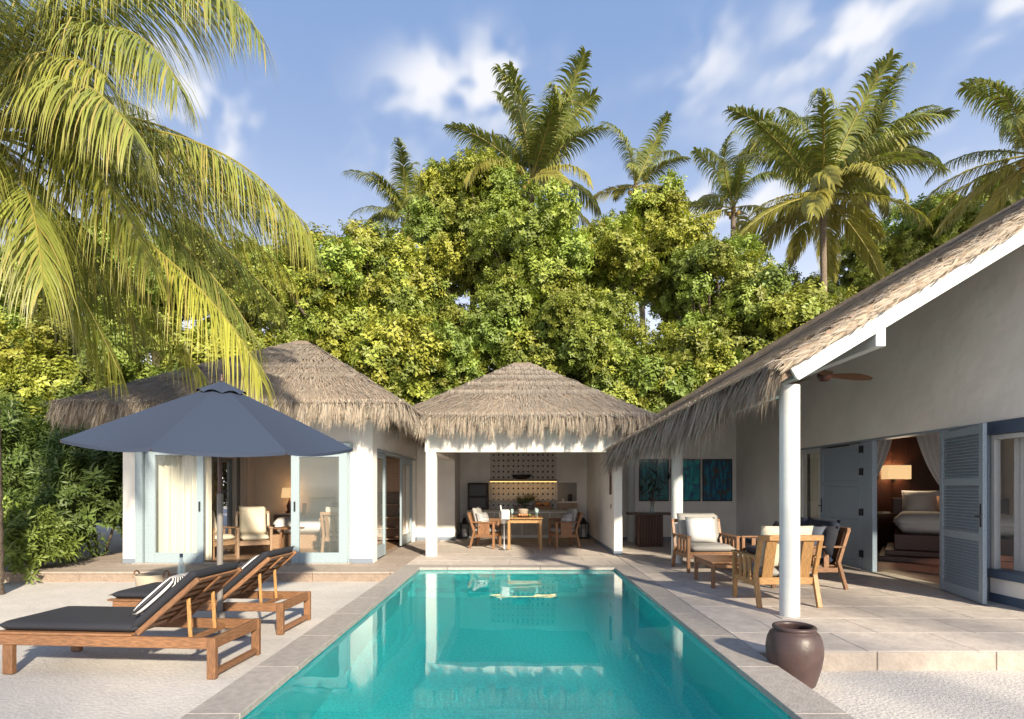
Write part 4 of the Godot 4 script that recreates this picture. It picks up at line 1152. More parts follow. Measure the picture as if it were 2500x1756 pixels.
func build_bedroom() -> void:
	var D := DECK
	# raised plinth, bed seen through the open shutters
	var pl := thing("bed_platform", "low dark wood platform under the villa bed", "platform", Vector3(8.77, D, -11.48), -0.6)
	bx(pl, "step", Vector3(-1.2, 0.0, -1.1), Vector3(1.2, 0.10, 1.45), M.dark_wood_0, 0.01)
	bx(pl, "step", Vector3(-1.1, 0.101, -1.09), Vector3(1.1, 0.20, 1.25), M.dark_wood_2, 0.01)
	bed("bed", "white bed with upright pillows in the villa bedroom behind the open shutters", Vector3(8.77, D + 0.2, -11.48), -0.6, 1.9, 2.1, 0.60, "dark_wood")
	scatter_pillow("brown patterned cushion against the white pillows on the villa bed", Vector3(9.1, D + 1.05, -11.95), Vector3(0.46, 0.14, 0.4), Basis(Vector3.UP, -0.6) * Basis(Vector3.RIGHT, 1.1), M.terracotta)
	var ns := thing("bedside_cabinet", "dark bedside cabinet left of the villa bed", "cabinet", Vector3(8.45, D, -13.1))
	bx(ns, "carcass", Vector3(-0.32, 0, -0.28), Vector3(0.32, 0.82, 0.25), M.dark_wood_1, 0.006)
	bx(ns, "drawer", Vector3(-0.29, 0.45, 0.252), Vector3(0.29, 0.76, 0.268), M.dark_wood_0)
	bx(ns, "drawer", Vector3(-0.29, 0.08, 0.252), Vector3(0.29, 0.41, 0.268), M.dark_wood_2)
	var bk := MB.new(); bk.box(Vector3(0, 0.02, 0), Vector3(0.2, 0.04, 0.15), 0.003)
	single("book", bk.done(), M.ceramic, "pale book on the dark bedside cabinet in the villa", "book", Vector3(8.38, D + 0.82, -13.0), 0.3)
	# box-shaped wall lamp, lit
	var t := thing("wall_lamp", "lit rectangular wall lamp above the villa bedside cabinet", "lamp", Vector3(8.84, 1.93, -13.28))
	bx(t, "bracket", Vector3(-0.03, -0.22, -0.12), Vector3(0.03, -0.02, 0.0), M.iron)
	var sh := MB.new()
	for q in [[Vector3(-0.27, -0.16, 0.14), Vector3(0.27, -0.16, 0.14), Vector3(0.27, 0.16, 0.14), Vector3(-0.27, 0.16, 0.14), Vector3(0, 0, 1)], [Vector3(-0.27, -0.16, -0.1), Vector3(-0.27, -0.16, 0.14), Vector3(-0.27, 0.16, 0.14), Vector3(-0.27, 0.16, -0.1), Vector3(-1, 0, 0)], [Vector3(0.27, -0.16, -0.1), Vector3(0.27, -0.16, 0.14), Vector3(0.27, 0.16, 0.14), Vector3(0.27, 0.16, -0.1), Vector3(1, 0, 0)]]:
		sh.quad(q[0], q[1], q[2], q[3], q[4])
	part(t, "lamp_shade", sh.done(), M.shade_cloth)
	var li := OmniLight3D.new()
	var gl := AreaLight3D.new()
	gl.name = "shade_light"; gl.area_size = Vector2(0.5, 0.3); gl.light_energy = 0.55; gl.light_color = Color(1.0, 0.88, 0.72); gl.area_range = 9.0; gl.shadow_enabled = true
	t.add_child(gl)
	gl.position = Vector3(0, 0, 0.15); gl.rotation.y = PI
	li.name = "bulb_light"; li.light_energy = 0.12; li.light_color = Color(1.0, 0.84, 0.64); li.light_size = 0.05; li.omni_range = 8.0; li.omni_attenuation = 2.0; li.shadow_enabled = true
	t.add_child(li)
	li.position = Vector3(0, 0, 0.02)
	# the white bed net tied back either side of the opening's view
	single("bed_net", net_mesh(Vector3(7.02, 0, -10.6), -1.0), M.linen, "white bed net tied back at the left of the villa bed", "bed net")
	single("bed_net", net_mesh(Vector3(7.2, 0, -10.3), 1.0), M.linen, "white bed net tied back at the right of the villa bed", "bed net")
	var so := thing("stool", "low wooden stool behind the villa window", "stool", Vector3(7.3, D, -7.0))
	bx(so, "seat", Vector3(-0.24, 0.40, -0.2), Vector3(0.24, 0.45, 0.2), M.oak_1, 0.01)
	for sx in [-0.2, 0.2]:
		for sz in [-0.16, 0.16]:
			board(so, "leg", Vector3(sx, 0, sz), Vector3(sx, 0.40, sz), 0.04, 0.04, M.oak_0)

# a net that spreads at the top and is tied to one side below
func net_mesh(at: Vector3, side: float) -> ArrayMesh:
	var b := MB.new()
	var nx := 60; var ny := 16
	var P := func(u: float, t: float) -> Vector3:
		var top := Vector3(-side * 0.05 + side * u * 0.85, 2.72, 0)
		var bot := Vector3(side * (0.62 + 0.22 * u), 1.35, 0)
		var p := top.lerp(bot, pow(maxf(t, 0.0), 0.85))
		p.x -= side * sin(t * PI) * 0.10 * (1.0 - u)
		p.z = 0.035 * sin(u * 42.0 + t) * (1.0 - 0.4 * t)
		return at + p
	for i in nx + 1:
		for j in ny + 1:
			var u := float(i) / nx; var t := float(j) / ny
			var du: Vector3 = P.call(u + 0.003, t) - P.call(u - 0.003, t)
			var dt: Vector3 = P.call(u, t + 0.01) - P.call(u, t - 0.01)
			b.vert(P.call(u, t), du.cross(dt).normalized())
	for i in nx:
		for j in ny:
			var q := i * (ny + 1) + j
			b.tri_i(q, q + 1, q + ny + 2, b.n[q]); b.tri_i(q, q + ny + 2, q + ny + 1, b.n[q])
	return b.done()

func build_verandah() -> void:
	var D := DECK
	var gp := "teak armchairs on the verandah"
	chair("verandah_armchair", "teak armchair with grey cushions facing the pool end, beside the far verandah column", Vector3(3.22, D, -9.75), 0.06, 0.88, 0.74, 0.40, 0.80, "teak", M.grey_cloth, M.grey_cloth, 3, "chair", gp)
	scatter_pillow("pale grey pillow on the grey-cushioned verandah armchair", Vector3(3.18, D + 0.68, -9.84), Vector3(0.52, 0.14, 0.46), Basis(Vector3.RIGHT, PI / 2 - 0.3), M.linen)
	chair("verandah_armchair", "golden teak armchair seen from behind with cream cushion, half hidden by the front column", Vector3(3.17, D, -7.03), PI + 0.03, 0.76, 0.68, 0.40, 0.80, "golden_teak", M.grey_cloth, M.cream_cloth, 3, "chair", gp)
	chair("verandah_sofa", "teak sofa with navy cushions along the villa wall", Vector3(4.12, D, -8.68), -PI / 2, 1.72, 0.74, 0.40, 0.80, "teak", M.navy_cloth, M.navy_cloth, 3, "sofa", "", 7, 2)
	scatter_pillow("slate blue pillow at the near end of the navy sofa", Vector3(4.18, D + 0.66, -8.10), Vector3(0.48, 0.15, 0.44), Basis(Vector3.UP, -PI / 2 + 0.5) * Basis(Vector3.RIGHT, PI / 2 - 0.35), M.slate_cloth)
	scatter_pillow("black pillow in the near corner of the navy sofa", Vector3(4.32, D + 0.68, -7.98), Vector3(0.46, 0.15, 0.42), Basis(Vector3.UP, -PI / 2) * Basis(Vector3.RIGHT, PI / 2 - 0.3), M.charcoal_cloth)
	scatter_pillow("dark pillow at the far end of the navy sofa", Vector3(4.24, D + 0.66, -9.25), Vector3(0.46, 0.15, 0.42), Basis(Vector3.UP, -PI / 2) * Basis(Vector3.RIGHT, PI / 2 - 0.35), M.charcoal_cloth)
	var t := thing("coffee_table", "low teak coffee table between the verandah armchairs", "table", Vector3(3.16, D, -8.33))
	for k in 6:
		board(t, "top_slat", Vector3(-0.46, 0.36, -0.37 + k * 0.148), Vector3(0.46, 0.36, -0.37 + k * 0.148), 0.14, 0.022, wood("teak"))
	for sx in [-0.42, 0.42]:
		for sz in [-0.38, 0.38]:
			board(t, "leg", Vector3(sx, 0, sz), Vector3(sx, 0.348, sz), 0.05, 0.05, wood("teak"))
		board(t, "apron", Vector3(sx, 0.31, -0.35), Vector3(sx, 0.31, 0.35), 0.025, 0.06, wood("teak"))
	for sz in [-0.38, 0.38]:
		board(t, "apron", Vector3(-0.39, 0.31, sz), Vector3(0.39, 0.31, sz), 0.025, 0.06, wood("teak"))
	var cp := MB.new(); cp.lathe([Vector2(0, 0), Vector2(0.03, 0), Vector2(0.045, 0.07), Vector2(0.038, 0.07), Vector2(0, 0.012)], 14)
	single("cup", cp.done(), M.ceramic, "white cup on the teak coffee table", "cup", Vector3(3.42, D + 0.372, -8.12))
	var bw := MB.new(); bw.lathe([Vector2(0, 0), Vector2(0.06, 0), Vector2(0.11, 0.05), Vector2(0.10, 0.05), Vector2(0, 0.012)], 18)
	single("bowl", bw.done(), M.ceramic, "small white bowl on the teak coffee table", "bowl", Vector3(3.30, D + 0.372, -8.36))
	# console table with a branch in a glass vase
	var c := thing("console_table", "dark wood console table against the verandah back wall", "table", Vector3(3.18, D, -13.7))
	bx(c, "table_top", Vector3(-0.52, 0.76, -0.24), Vector3(0.52, 0.81, 0.24), M.dark_wood_1, 0.006)
	for k in 9:
		bx(c, "fluted_slat", Vector3(-0.30 + k * 0.068, 0.0, 0.12), Vector3(-0.30 + k * 0.068 + 0.05, 0.758, 0.165), wood("dark_wood"), 0.012)
	bx(c, "pedestal", Vector3(-0.30, 0.0, -0.17), Vector3(0.30, 0.758, 0.118), M.dark_wood_2, 0.004)
	var v := thing("glass_vase", "clear glass vase on the dark console table", "vase", Vector3(3.24, D + 0.811, -13.66))
	var vm := MB.new(); vm.lathe([Vector2(0, 0.0), Vector2(0.05, 0.0), Vector2(0.065, 0.06), Vector2(0.035, 0.17), Vector2(0.03, 0.22), Vector2(0.04, 0.25)], 18)
	part(v, "body", vm.done(), M.bottle_glass)
	var br := thing("leafy_branch", "dark leafy branch standing in the glass vase before the paintings", "branch", Vector3(3.24, D + 0.84, -13.66))
	var tips := [Vector3(-0.16, 0.72, 0.03), Vector3(0.10, 0.85, 0.0), Vector3(0.42, 0.80, 0.02), Vector3(-0.30, 0.50, -0.02), Vector3(0.02, 0.62, 0.05)]
	for p in tips:
		var bm := MB.new(); bm.tube([Vector3.ZERO, Vector3(p.x * 0.15, 0.3, 0), p], [0.013, 0.011, 0.006], 6)
		part(br, "twig", bm.done(), M.dark_wood_0)
		for k in 6:
			var lm := MB.new()
			leaf_blade(lm, p * (0.5 + 0.1 * k), Vector3(rng.randf_range(-0.6, 0.6), rng.randf_range(-0.1, 1.0), rng.randf_range(-0.4, 0.4)).normalized(), 0.30, 0.075, Color(0.03, 0.045, 0.03))
			lm.colored = true
			part(br, "leaf", lm.done(), M.leaf)
	# three paintings
	var specs := [[3.66, 0.80, 0, "left teal abstract painting behind the leafy branch"], [4.51, 0.80, 1, "middle bright teal abstract painting beside the far column"], [5.36, 0.80, 2, "right dark blue abstract painting on the verandah back wall"]]
	for s in specs:
		var pt := thing("painting", s[3], "painting", Vector3(s[0], 1.775, -15.25), 0.0, "three paintings on the verandah wall")
		bx(pt, "frame", Vector3(-s[1] / 2, -0.565, 0.0), Vector3(s[1] / 2, 0.565, 0.03), M.black, 0.004)
		var q := MB.new()
		q.quad(Vector3(-s[1] / 2 + 0.03, -0.535, 0.034), Vector3(s[1] / 2 - 0.03, -0.535, 0.034), Vector3(s[1] / 2 - 0.03, 0.535, 0.034), Vector3(-s[1] / 2 + 0.03, 0.535, 0.034), Vector3(0, 0, 1))
		part(pt, "canvas", q.done(), painting_mat(s[2]))
	# ceiling fan
	var fn := thing("ceiling_fan", "brown wooden three-blade ceiling fan under the verandah roof", "fan", Vector3(4.32, 3.12, -8.0))
	var rod := MB.new(); rod.lathe([Vector2(0.015, 0.08), Vector2(0.015, 0.50), Vector2(0.06, 0.52), Vector2(0.06, 0.56)], 12)
	part(fn, "rod", rod.done(), M.dark_wood_0)
	var hub := MB.new(); hub.lathe([Vector2(0, -0.06), Vector2(0.06, -0.05), Vector2(0.09, 0.0), Vector2(0.09, 0.05), Vector2(0.03, 0.09), Vector2(0, 0.09)], 18)
	part(fn, "hub", hub.done(), M.dark_wood_2)
	for k in 3:
		var a := [-0.05, 2.05, 4.25][k] as float
		var bl := MB.new()
		var nseg := 8
		for sg in [1.0, -1.0]:
			var f0 := bl.v.size()
			for i in nseg + 1:
				var u := float(i) / nseg
				var r := 0.09 + 0.56 * u
				var wd := 0.045 + 0.055 * sin(minf(u * 1.25, 1.0) * PI * 0.62) - 0.07 * pow(u, 6.0)
				for e in [-1.0, 1.0]:
					bl.vert(Vector3(r, 0.02 - 0.05 * u * u + e * wd * 0.22 + sg * 0.005, e * wd), Vector3(0.1, sg, -0.22 * sg).normalized())
			for i in nseg:
				var q := f0 + i * 2
				bl.tri_i(q, q + 1, q + 3, Vector3(0, sg, 0)); bl.tri_i(q, q + 3, q + 2, Vector3(0, sg, 0))
		part(fn, "blade", bl.done(), M.teak_1, Transform3D(Basis(Vector3.UP, a), Vector3.ZERO))

func painting_mat(k: int) -> StandardMaterial3D:
	var im := Image.create(128, 192, false, Image.FORMAT_RGB8)
	var f := FastNoiseLite.new(); f.seed = 40 + k; f.frequency = 0.02; f.fractal_octaves = 4
	var pal: Array = [[Color(0.10, 0.28, 0.32), Color(0.14, 0.50, 0.52), Color(0.24, 0.42, 0.38)], [Color(0.05, 0.45, 0.52), Color(0.08, 0.66, 0.64), Color(0.10, 0.32, 0.50)], [Color(0.05, 0.24, 0.38), Color(0.08, 0.48, 0.58), Color(0.30, 0.26, 0.24)]][k]
	for y in 192:
		for x in 128:
			var n := f.get_noise_2d(x * 2.4, y * 0.45) + 0.35 * f.get_noise_2d(x * 6.0, y * 3.0 + 300.0)
			var c: Color = pal[0].lerp(pal[1], clampf(n * 1.6 + 0.5, 0, 1)).lerp(pal[2], clampf(f.get_noise_2d(x * 1.2 + 500.0, y * 1.1) * 2.0, 0, 1))
			im.set_pixel(x, y, c)
	var m := StandardMaterial3D.new()
	m.albedo_texture = ImageTexture.create_from_image(im); m.roughness = 0.5
	return m

func striped_mat() -> StandardMaterial3D:
	var im := Image.create(16, 96, false, Image.FORMAT_RGB8)
	for x in 96:
		var k := (x * 14 / 96.0)
		var w := fposmod(k, 1.0) < 0.45
		im.fill_rect(Rect2i(0, x, 16, 1), Color(0.86, 0.85, 0.85) if w else Color(0.10, 0.10, 0.13))
	var m := StandardMaterial3D.new()
	m.albedo_texture = ImageTexture.create_from_image(im); m.roughness = 0.9
	return m

func build_dining_set() -> void:
	var D := DECK
	var t := thing("dining_table", "golden wood dining table in the open pavilion", "table", Vector3(0.17, D, -13.5))
	for k in 5:
		board(t, "top_plank", Vector3(-0.33 + k * 0.165, 0.715, -0.68), Vector3(-0.33 + k * 0.165, 0.715, 0.68), 0.162, 0.03, wood("golden_teak"))
	for sx in [-0.36, 0.36]:
		for sz in [-0.6, 0.6]:
			board(t, "leg", Vector3(sx, 0, sz), Vector3(sx, 0.698, sz), 0.06, 0.06, wood("golden_teak"))
		board(t, "apron", Vector3(sx, 0.65, -0.56), Vector3(sx, 0.65, 0.56), 0.025, 0.09, wood("golden_teak"))
	for sz in [-0.6, 0.6]:
		board(t, "apron", Vector3(-0.33, 0.65, sz), Vector3(0.33, 0.65, sz), 0.025, 0.09, wood("golden_teak"))
	var gp := "dining chairs round the pavilion table"
	chair("dining_chair", "near left teak dining chair with striped pillow", Vector3(-0.72, D, -13.42), PI / 2 - 0.25, 0.6, 0.56, 0.42, 0.78, "teak", M.grey_cloth, M.grey_cloth, 4, "chair", gp)
	chair("dining_chair", "far left teak dining chair behind the striped-pillow chair", Vector3(-0.72, D, -14.4), PI / 2, 0.58, 0.56, 0.42, 0.78, "teak", M.grey_cloth, M.grey_cloth, 4, "chair", gp)
	chair("dining_chair", "near right teak dining chair with white pillow", Vector3(1.08, D, -13.42), -PI / 2 + 0.25, 0.6, 0.56, 0.42, 0.78, "teak", M.grey_cloth, M.grey_cloth, 4, "chair", gp)
	chair("dining_chair", "far right teak dining chair behind the white-pillow chair", Vector3(1.08, D, -14.4), -PI / 2, 0.58, 0.56, 0.42, 0.78, "teak", M.grey_cloth, M.grey_cloth, 4, "chair", gp)
	scatter_pillow("striped pillow on the near left dining chair", Vector3(-0.80, D + 0.66, -13.35), Vector3(0.42, 0.14, 0.36), Basis(Vector3.UP, PI / 2 - 0.6) * Basis(Vector3.RIGHT, PI / 2 - 0.3), M.stripes)
	scatter_pillow("striped white pillow on the near right dining chair", Vector3(1.16, D + 0.66, -13.35), Vector3(0.40, 0.14, 0.34), Basis(Vector3.UP, -PI / 2 + 0.6) * Basis(Vector3.RIGHT, PI / 2 - 0.3), M.stripes)
	# wine cooler on its stand with a towel, bottle
	var w := thing("wine_cooler_stand", "steel wine cooler with white napkin on a thin stand left of the dining table", "wine cooler", Vector3(-0.30, D, -12.92))
	var b := MB.new(); b.lathe([Vector2(0.0, 0.0), Vector2(0.13, 0.0), Vector2(0.13, 0.012), Vector2(0.012, 0.03), Vector2(0.012, 0.58), Vector2(0.05, 0.60)], 20)
	part(w, "stand", b.done(), M.steel)
	b = MB.new(); b.lathe([Vector2(0, 0.60), Vector2(0.085, 0.60), Vector2(0.115, 0.84), Vector2(0.125, 0.85), Vector2(0.11, 0.85), Vector2(0.08, 0.62), Vector2(0, 0.62)], 24)
	part(w, "bucket", b.done(), M.steel)
	b = MB.new(); b.tube([Vector3(-0.03, 0.66, 0), Vector3(-0.05, 0.84, 0.0), Vector3(-0.07, 0.92, 0.0), Vector3(-0.085, 1.01, 0)], [0.038, 0.036, 0.016, 0.014], 14)
	part(w, "bottle", b.done(), M.ceramic)
	b = MB.new(); b.pillow(Vector3(0.03, 0.80, 0.118), Vector3(0.20, 0.03, 0.24), Basis(Vector3.RIGHT, PI / 2 + 0.1), 0.5, 8, 3.0)
	part(w, "napkin", b.done(), M.linen)
	# food and a box on the table
	var fr := MB.new(); fr.lathe([Vector2(0, 0), Vector2(0.14, 0), Vector2(0.17, 0.03), Vector2(0.15, 0.03), Vector2(0, 0.01)], 22)
	single("plate", fr.done(), M.dark_wood_0, "dark platter on the near end of the dining table", "plate", Vector3(0.16, D + 0.731, -13.15))
	var fc := [M.terracotta, M.bread, M.terracotta, M.bread, M.leaf_food]
	for k in 5:
		var o := MB.new(); o.lathe([Vector2(0, -0.036), Vector2(0.024, -0.026), Vector2(0.036, 0.0), Vector2(0.026, 0.024), Vector2(0, 0.034)], 12)
		single("fruit", o.done(), fc[k], ["red fruit at the left of the dining platter", "brown roll second on the dining platter", "red fruit in the middle of the dining platter", "brown roll right of the middle fruit on the platter", "green fruit at the right of the dining platter"][k], "fruit", Vector3(0.05 + k * 0.058, D + 0.78, -13.15 + 0.03 * sin(k * 2.0)))
	var bn := MB.new(); bn.lathe([Vector2(0, 0), Vector2(0.10, 0), Vector2(0.13, 0.16), Vector2(0.12, 0.16), Vector2(0.09, 0.02), Vector2(0, 0.02)], 20)
	single("bread_basket", bn.done(), M.wicker, "pale wicker basket at the far end of the dining table", "basket", Vector3(0.14, D + 0.731, -13.9))
	for k in 3:
		var gm := MB.new(); gm.lathe([Vector2(0, 0), Vector2(0.032, 0), Vector2(0.004, 0.012), Vector2(0.004, 0.08), Vector2(0.035, 0.12), Vector2(0.032, 0.19)], 14)
		single("wine_glass", gm.done(), M.bottle_glass, ["wine glass at the near left corner of the dining table", "wine glass at the near right corner of the dining table", "wine glass at the far right of the dining table"][k], "glass", [Vector3(-0.12, D + 0.731, -13.05), Vector3(0.46, D + 0.731, -13.1), Vector3(0.45, D + 0.731, -13.7)][k])
	# floor lanterns
	for k in 2:
		var l := thing("floor_lantern", ["dark floor lantern with white candle in the left back corner of the dining pavilion", "dark floor lantern with white candle in the right back corner of the dining pavilion"][k], "lantern", Vector3([-1.47, 1.84][k], D, [-15.85, -15.85][k]), 0.3 * k, "floor lanterns in the dining pavilion")
		bx(l, "base", Vector3(-0.12, 0, -0.12), Vector3(0.12, 0.04, 0.12), M.iron)
		for sx in [-0.105, 0.105]:
			for sz in [-0.105, 0.105]:
				board(l, "post", Vector3(sx, 0.04, sz), Vector3(sx, 0.40, sz), 0.018, 0.018, M.iron)
		bx(l, "top_frame", Vector3(-0.12, 0.40, -0.12), Vector3(0.12, 0.42, 0.12), M.iron)
		var rm := MB.new(); rm.lathe([Vector2(0.13, 0.42), Vector2(0.06, 0.52), Vector2(0.05, 0.56), Vector2(0.02, 0.57), Vector2(0, 0.58)], 4)
		part(l, "roof", rm.done(), M.iron, Transform3D(Basis(Vector3.UP, PI / 4), Vector3.ZERO))
		var rg := MB.new()
		var rp := []; var rr := []
		for i in 13:
			rp.append(Vector3(0.05 * cos(i * PI / 6.0), 0.62 + 0.05 * sin(i * PI / 6.0), 0)); rr.append(0.006)
		rg.tube(rp, rr, 6, false)
		part(l, "ring", rg.done(), M.iron)
		var cd := MB.new(); cd.lathe([Vector2(0, 0.04), Vector2(0.06, 0.04), Vector2(0.06, 0.26), Vector2(0, 0.26)], 18)
		part(l, "candle", cd.done(), M.ceramic)

# ------------------------------------------------------------------ court: loungers, parasol, jar, basket
func lounger(label: String, at: Vector3, turn: float) -> void:
	var t := thing("sun_lounger", label, "sun lounger", at, turn, "teak sun loungers on the sand")
	var W := 0.72
	var L := 1.93
	for z in [-0.025, -W + 0.025]:
		board(t, "side_rail", Vector3(-L + 0.03, 0.29, z), Vector3(0.0, 0.29, z), 0.036, 0.092, wood(), Vector3.UP, 0.006)
		board(t, "leg", Vector3(-0.036, 0.0, z), Vector3(-0.036, 0.338, z), 0.05, 0.074, wood(), Vector3(1, 0, 0), 0.006)
		board(t, "leg", Vector3(-L + 0.11, 0.0, z), Vector3(-L + 0.11, 0.244, z), 0.05, 0.09, wood(), Vector3(1, 0, 0), 0.006)
		board(t, "deck_rail", Vector3(-L - 0.02, 0.348, z), Vector3(-0.72, 0.348, z), 0.06, 0.02, wood())
	board(t, "end_rail", Vector3(-0.036, 0.29, -0.052), Vector3(-0.036, 0.29, -W + 0.052), 0.05, 0.09, wood(), Vector3.UP, 0.006)
	board(t, "foot_stretcher", Vector3(-0.036, 0.045, -0.052), Vector3(-0.036, 0.045, -W + 0.052), 0.055, 0.045, wood(), Vector3.UP, 0.006)
	board(t, "end_rail", Vector3(-L + 0.06, 0.29, -0.045), Vector3(-L + 0.06, 0.29, -W + 0.045), 0.04, 0.09, wood(), Vector3.UP, 0.006)
	board(t, "cross_bar", Vector3(-0.34, 0.27, -0.044), Vector3(-0.34, 0.27, -W + 0.044), 0.03, 0.045, wood())
	for k in 14:
		board(t, "deck_slat", Vector3(-L + 0.03 + k * 0.086, 0.346, -0.056), Vector3(-L + 0.03 + k * 0.086, 0.346, -W + 0.056), 0.06, 0.018, wood())
	# backrest frame, hinged at x -0.70
	var h := Vector3(-0.70, 0.352, 0)
	var dir := Vector3(0.50, 0.43, 0).normalized()
	var up := Vector3(-dir.y, dir.x, 0)
	var bl := 0.70
	for z in [-0.05, -W + 0.05]:
		board(t, "back_rail", h + Vector3(0, 0, z), h + dir * bl + Vector3(0, 0, z), 0.04, 0.045, wood(), up, 0.005)
	for k in 7:
		var p := h + dir * (0.07 + k * 0.098) + up * 0.006
		board(t, "back_slat", p + Vector3(0, 0, -0.072), p + Vector3(0, 0, -W + 0.072), 0.058, 0.018, wood(), up)
	board(t, "back_batten", h + dir * 0.05 + up * -0.015 + Vector3(0, 0, -W / 2), h + dir * 0.68 + up * -0.015 + Vector3(0, 0, -W / 2), 0.04, 0.02, wood(), up)
	for z in [-0.19, -W + 0.19]:
		var p := h + dir * 0.44 - up * 0.02 + Vector3(0, 0, z)
		board(t, "prop", p, Vector3(-0.335, 0.285, z), 0.022, 0.03, M.golden_teak_2, up)
	var c := MB.new(); c.pillow(Vector3(-L / 2 - 0.355, 0.398, -W / 2), Vector3(1.28, 0.082, 0.70), Basis.IDENTITY, 0.15, 16, 9.0)
	part(t, "seat_cushion", c.done(), M.charcoal_cloth)
	c = MB.new(); c.pillow(h + dir * 0.36 + up * 0.062 + Vector3(0, 0, -W / 2), Vector3(0.74, 0.082, 0.70), Basis(dir, up, dir.cross(up)), 0.15, 14, 9.0)
	part(t, "back_cushion", c.done(), M.charcoal_cloth)

func build_court() -> void:
	lounger("nearest teak sun lounger with charcoal cushion, at the left foreground", Vector3(-2.46, 0, -4.62), -0.075)
	lounger("second teak sun lounger, behind the nearest one beside the parasol pole", Vector3(-2.49, 0, -6.03), -0.06)
	var rest := func(label: String, at: Vector3, turn: float) -> void:
		var b := MB.new()
		var dir := Vector3(0.50, 0.43, 0).normalized(); var up := Vector3(-dir.y, dir.x, 0)
		b.pillow(Vector3.ZERO, Vector3(0.50, 0.13, 0.44), Basis(dir, up, dir.cross(up)).rotated(Vector3.UP, 0.0), 1.2, 12, 2.0)
		single("striped_pillow", b.done(), M.stripes, label, "pillow", at, turn, "striped pillows on the loungers")
	rest.call("black and white striped pillow on the nearest sun lounger", Vector3(-3.06, 0.645, -4.98), -0.075)
	rest.call("black and white striped pillow on the second sun lounger", Vector3(-3.0, 0.65, -6.42), -0.06)
	# parasol
	var t := thing("parasol", "slate blue octagonal parasol on a wooden pole behind the loungers", "parasol", Vector3(-3.16, 0, -6.04))
	var m := MB.new(); m.tube([Vector3(0, 0.0, 0), Vector3(0, 1.50, 0)], [0.03, 0.03], 16)
	part(t, "pole_sleeve", m.done(), M.pole_metal)
	m = MB.new(); m.tube([Vector3(0, 1.44, 0), Vector3(0, 2.64, 0)], [0.022, 0.022], 14)
	part(t, "pole", m.done(), M.dark_wood_2)
	m = MB.new(); m.tube([Vector3(0.03, 1.52, 0.0), Vector3(0.075, 1.53, 0)], [0.012, 0.016], 10)
	part(t, "knob", m.done(), M.iron)
	m = MB.new(); m.lathe([Vector2(0.05, 0.25), Vector2(0.05, 0.05), Vector2(0.30, 0.045), Vector2(0.31, 0.0)], 28)
	part(t, "base", m.done(), M.pole_metal)
	var c := Vector3(0.461, 0, 0.887)
	var tilt := Basis(Vector3.UP.cross(c), deg_to_rad(7.5))
	var ctr := Vector3(0.03, 2.055, 0.02)
	var R := 1.36
	var rise := 0.60
	var yaw := atan2(c.x, c.z)
	var rim := []
	for k in 8:
		var a := yaw + (k + 0.5) * TAU / 8.0
		rim.append(Vector3(sin(a) * R, 0, cos(a) * R))
	var apex := Vector3(0, rise, 0)
	for k in 8:
		var p0: Vector3 = rim[k]; var p1: Vector3 = rim[(k + 1) % 8]
		m = MB.new()
		var nu := 10; var nv := 12
		for i in nu + 1:
			for j in nv + 1:
				var u := float(i) / nu; var v := lerpf(0.13, 1.0, float(j) / nv)
				m.vert(ctr + tilt * panel_pt(apex, p0, p1, u, v), Vector3.UP)
		for i in nu:
			for j in nv:
				var a := i * (nv + 1) + j
				for tri in [[a, a + 1, a + nv + 2], [a, a + nv + 2, a + nv + 1]]: m.tri_i(tri[0], tri[1], tri[2], Vector3.UP)
		for i in nu + 1:
			for j in nv + 1:
				var u := float(i) / nu; var v := lerpf(0.13, 1.0, float(j) / nv)
				var du := panel_pt(apex, p0, p1, u + 0.01, v) - panel_pt(apex, p0, p1, u - 0.01, v)
				var dv := panel_pt(apex, p0, p1, u, v + 0.01) - panel_pt(apex, p0, p1, u, v - 0.01)
				var nn := (tilt * dv.cross(du)).normalized()
				m.n[i * (nv + 1) + j] = nn if nn.y > 0 else -nn
		# turned-down hem
		var f0 := m.v.size()
		for i in nu + 1:
			var e := panel_pt(apex, p0, p1, float(i) / nu, 1.0)
			m.vert(ctr + tilt * e, tilt * Vector3(e.x, 0.0, e.z).normalized()); m.vert(ctr + tilt * (e + Vector3(0, -0.03, 0)), tilt * Vector3(e.x, 0, e.z).normalized())
		for i in nu:
			var q := f0 + i * 2
			m.tri_i(q, q + 1, q + 3, m.n[q]); m.tri_i(q, q + 3, q + 2, m.n[q])
		part(t, "canopy_panel", m.done(), M.canopy)
		var r := MB.new(); r.tube([ctr + tilt * (apex * 0.86 + Vector3(0, -0.02, 0)), ctr + tilt * (p0 + Vector3(0, -0.022, 0))], [0.011, 0.009], 8)
		part(t, "rib", r.done(), M.dark_wood_1)
		r = MB.new(); r.tube([ctr + tilt * Vector3(0, 0.03, 0), ctr + tilt * (apex.lerp(p0, 0.55) + Vector3(0, -0.03, 0))], [0.009, 0.009], 8)
		part(t, "strut", r.done(), M.dark_wood_1)
	# vent cap: a small second canopy floating over the opening, edge lifted between the ribs
	m = MB.new()
	var nc := 48
	var ca := apex + Vector3(0, 0.03, 0)
	var ring := []
	for i in nc + 1:
		var a := yaw + TAU * i / nc
		var lift := absf(sin((a - yaw) * 4.0))
		ring.append(Vector3(sin(a) * 0.235, rise - 0.098 + 0.032 * lift, cos(a) * 0.235))
	for i in nc:
		var nn: Vector3 = (ring[i] - ca).cross(ring[i + 1] - ca).normalized()
		if nn.y < 0: nn = -nn
		m.tri(ctr + tilt * ca, ctr + tilt * ring[i], ctr + tilt * ring[i + 1], tilt * nn)
	part(t, "vent_cap", m.done(), M.canopy)
	m = MB.new(); m.lathe([Vector2(0.02, 0), Vector2(0.016, 0.03), Vector2(0.01, 0.05), Vector2(0.014, 0.065), Vector2(0, 0.075)], 12)
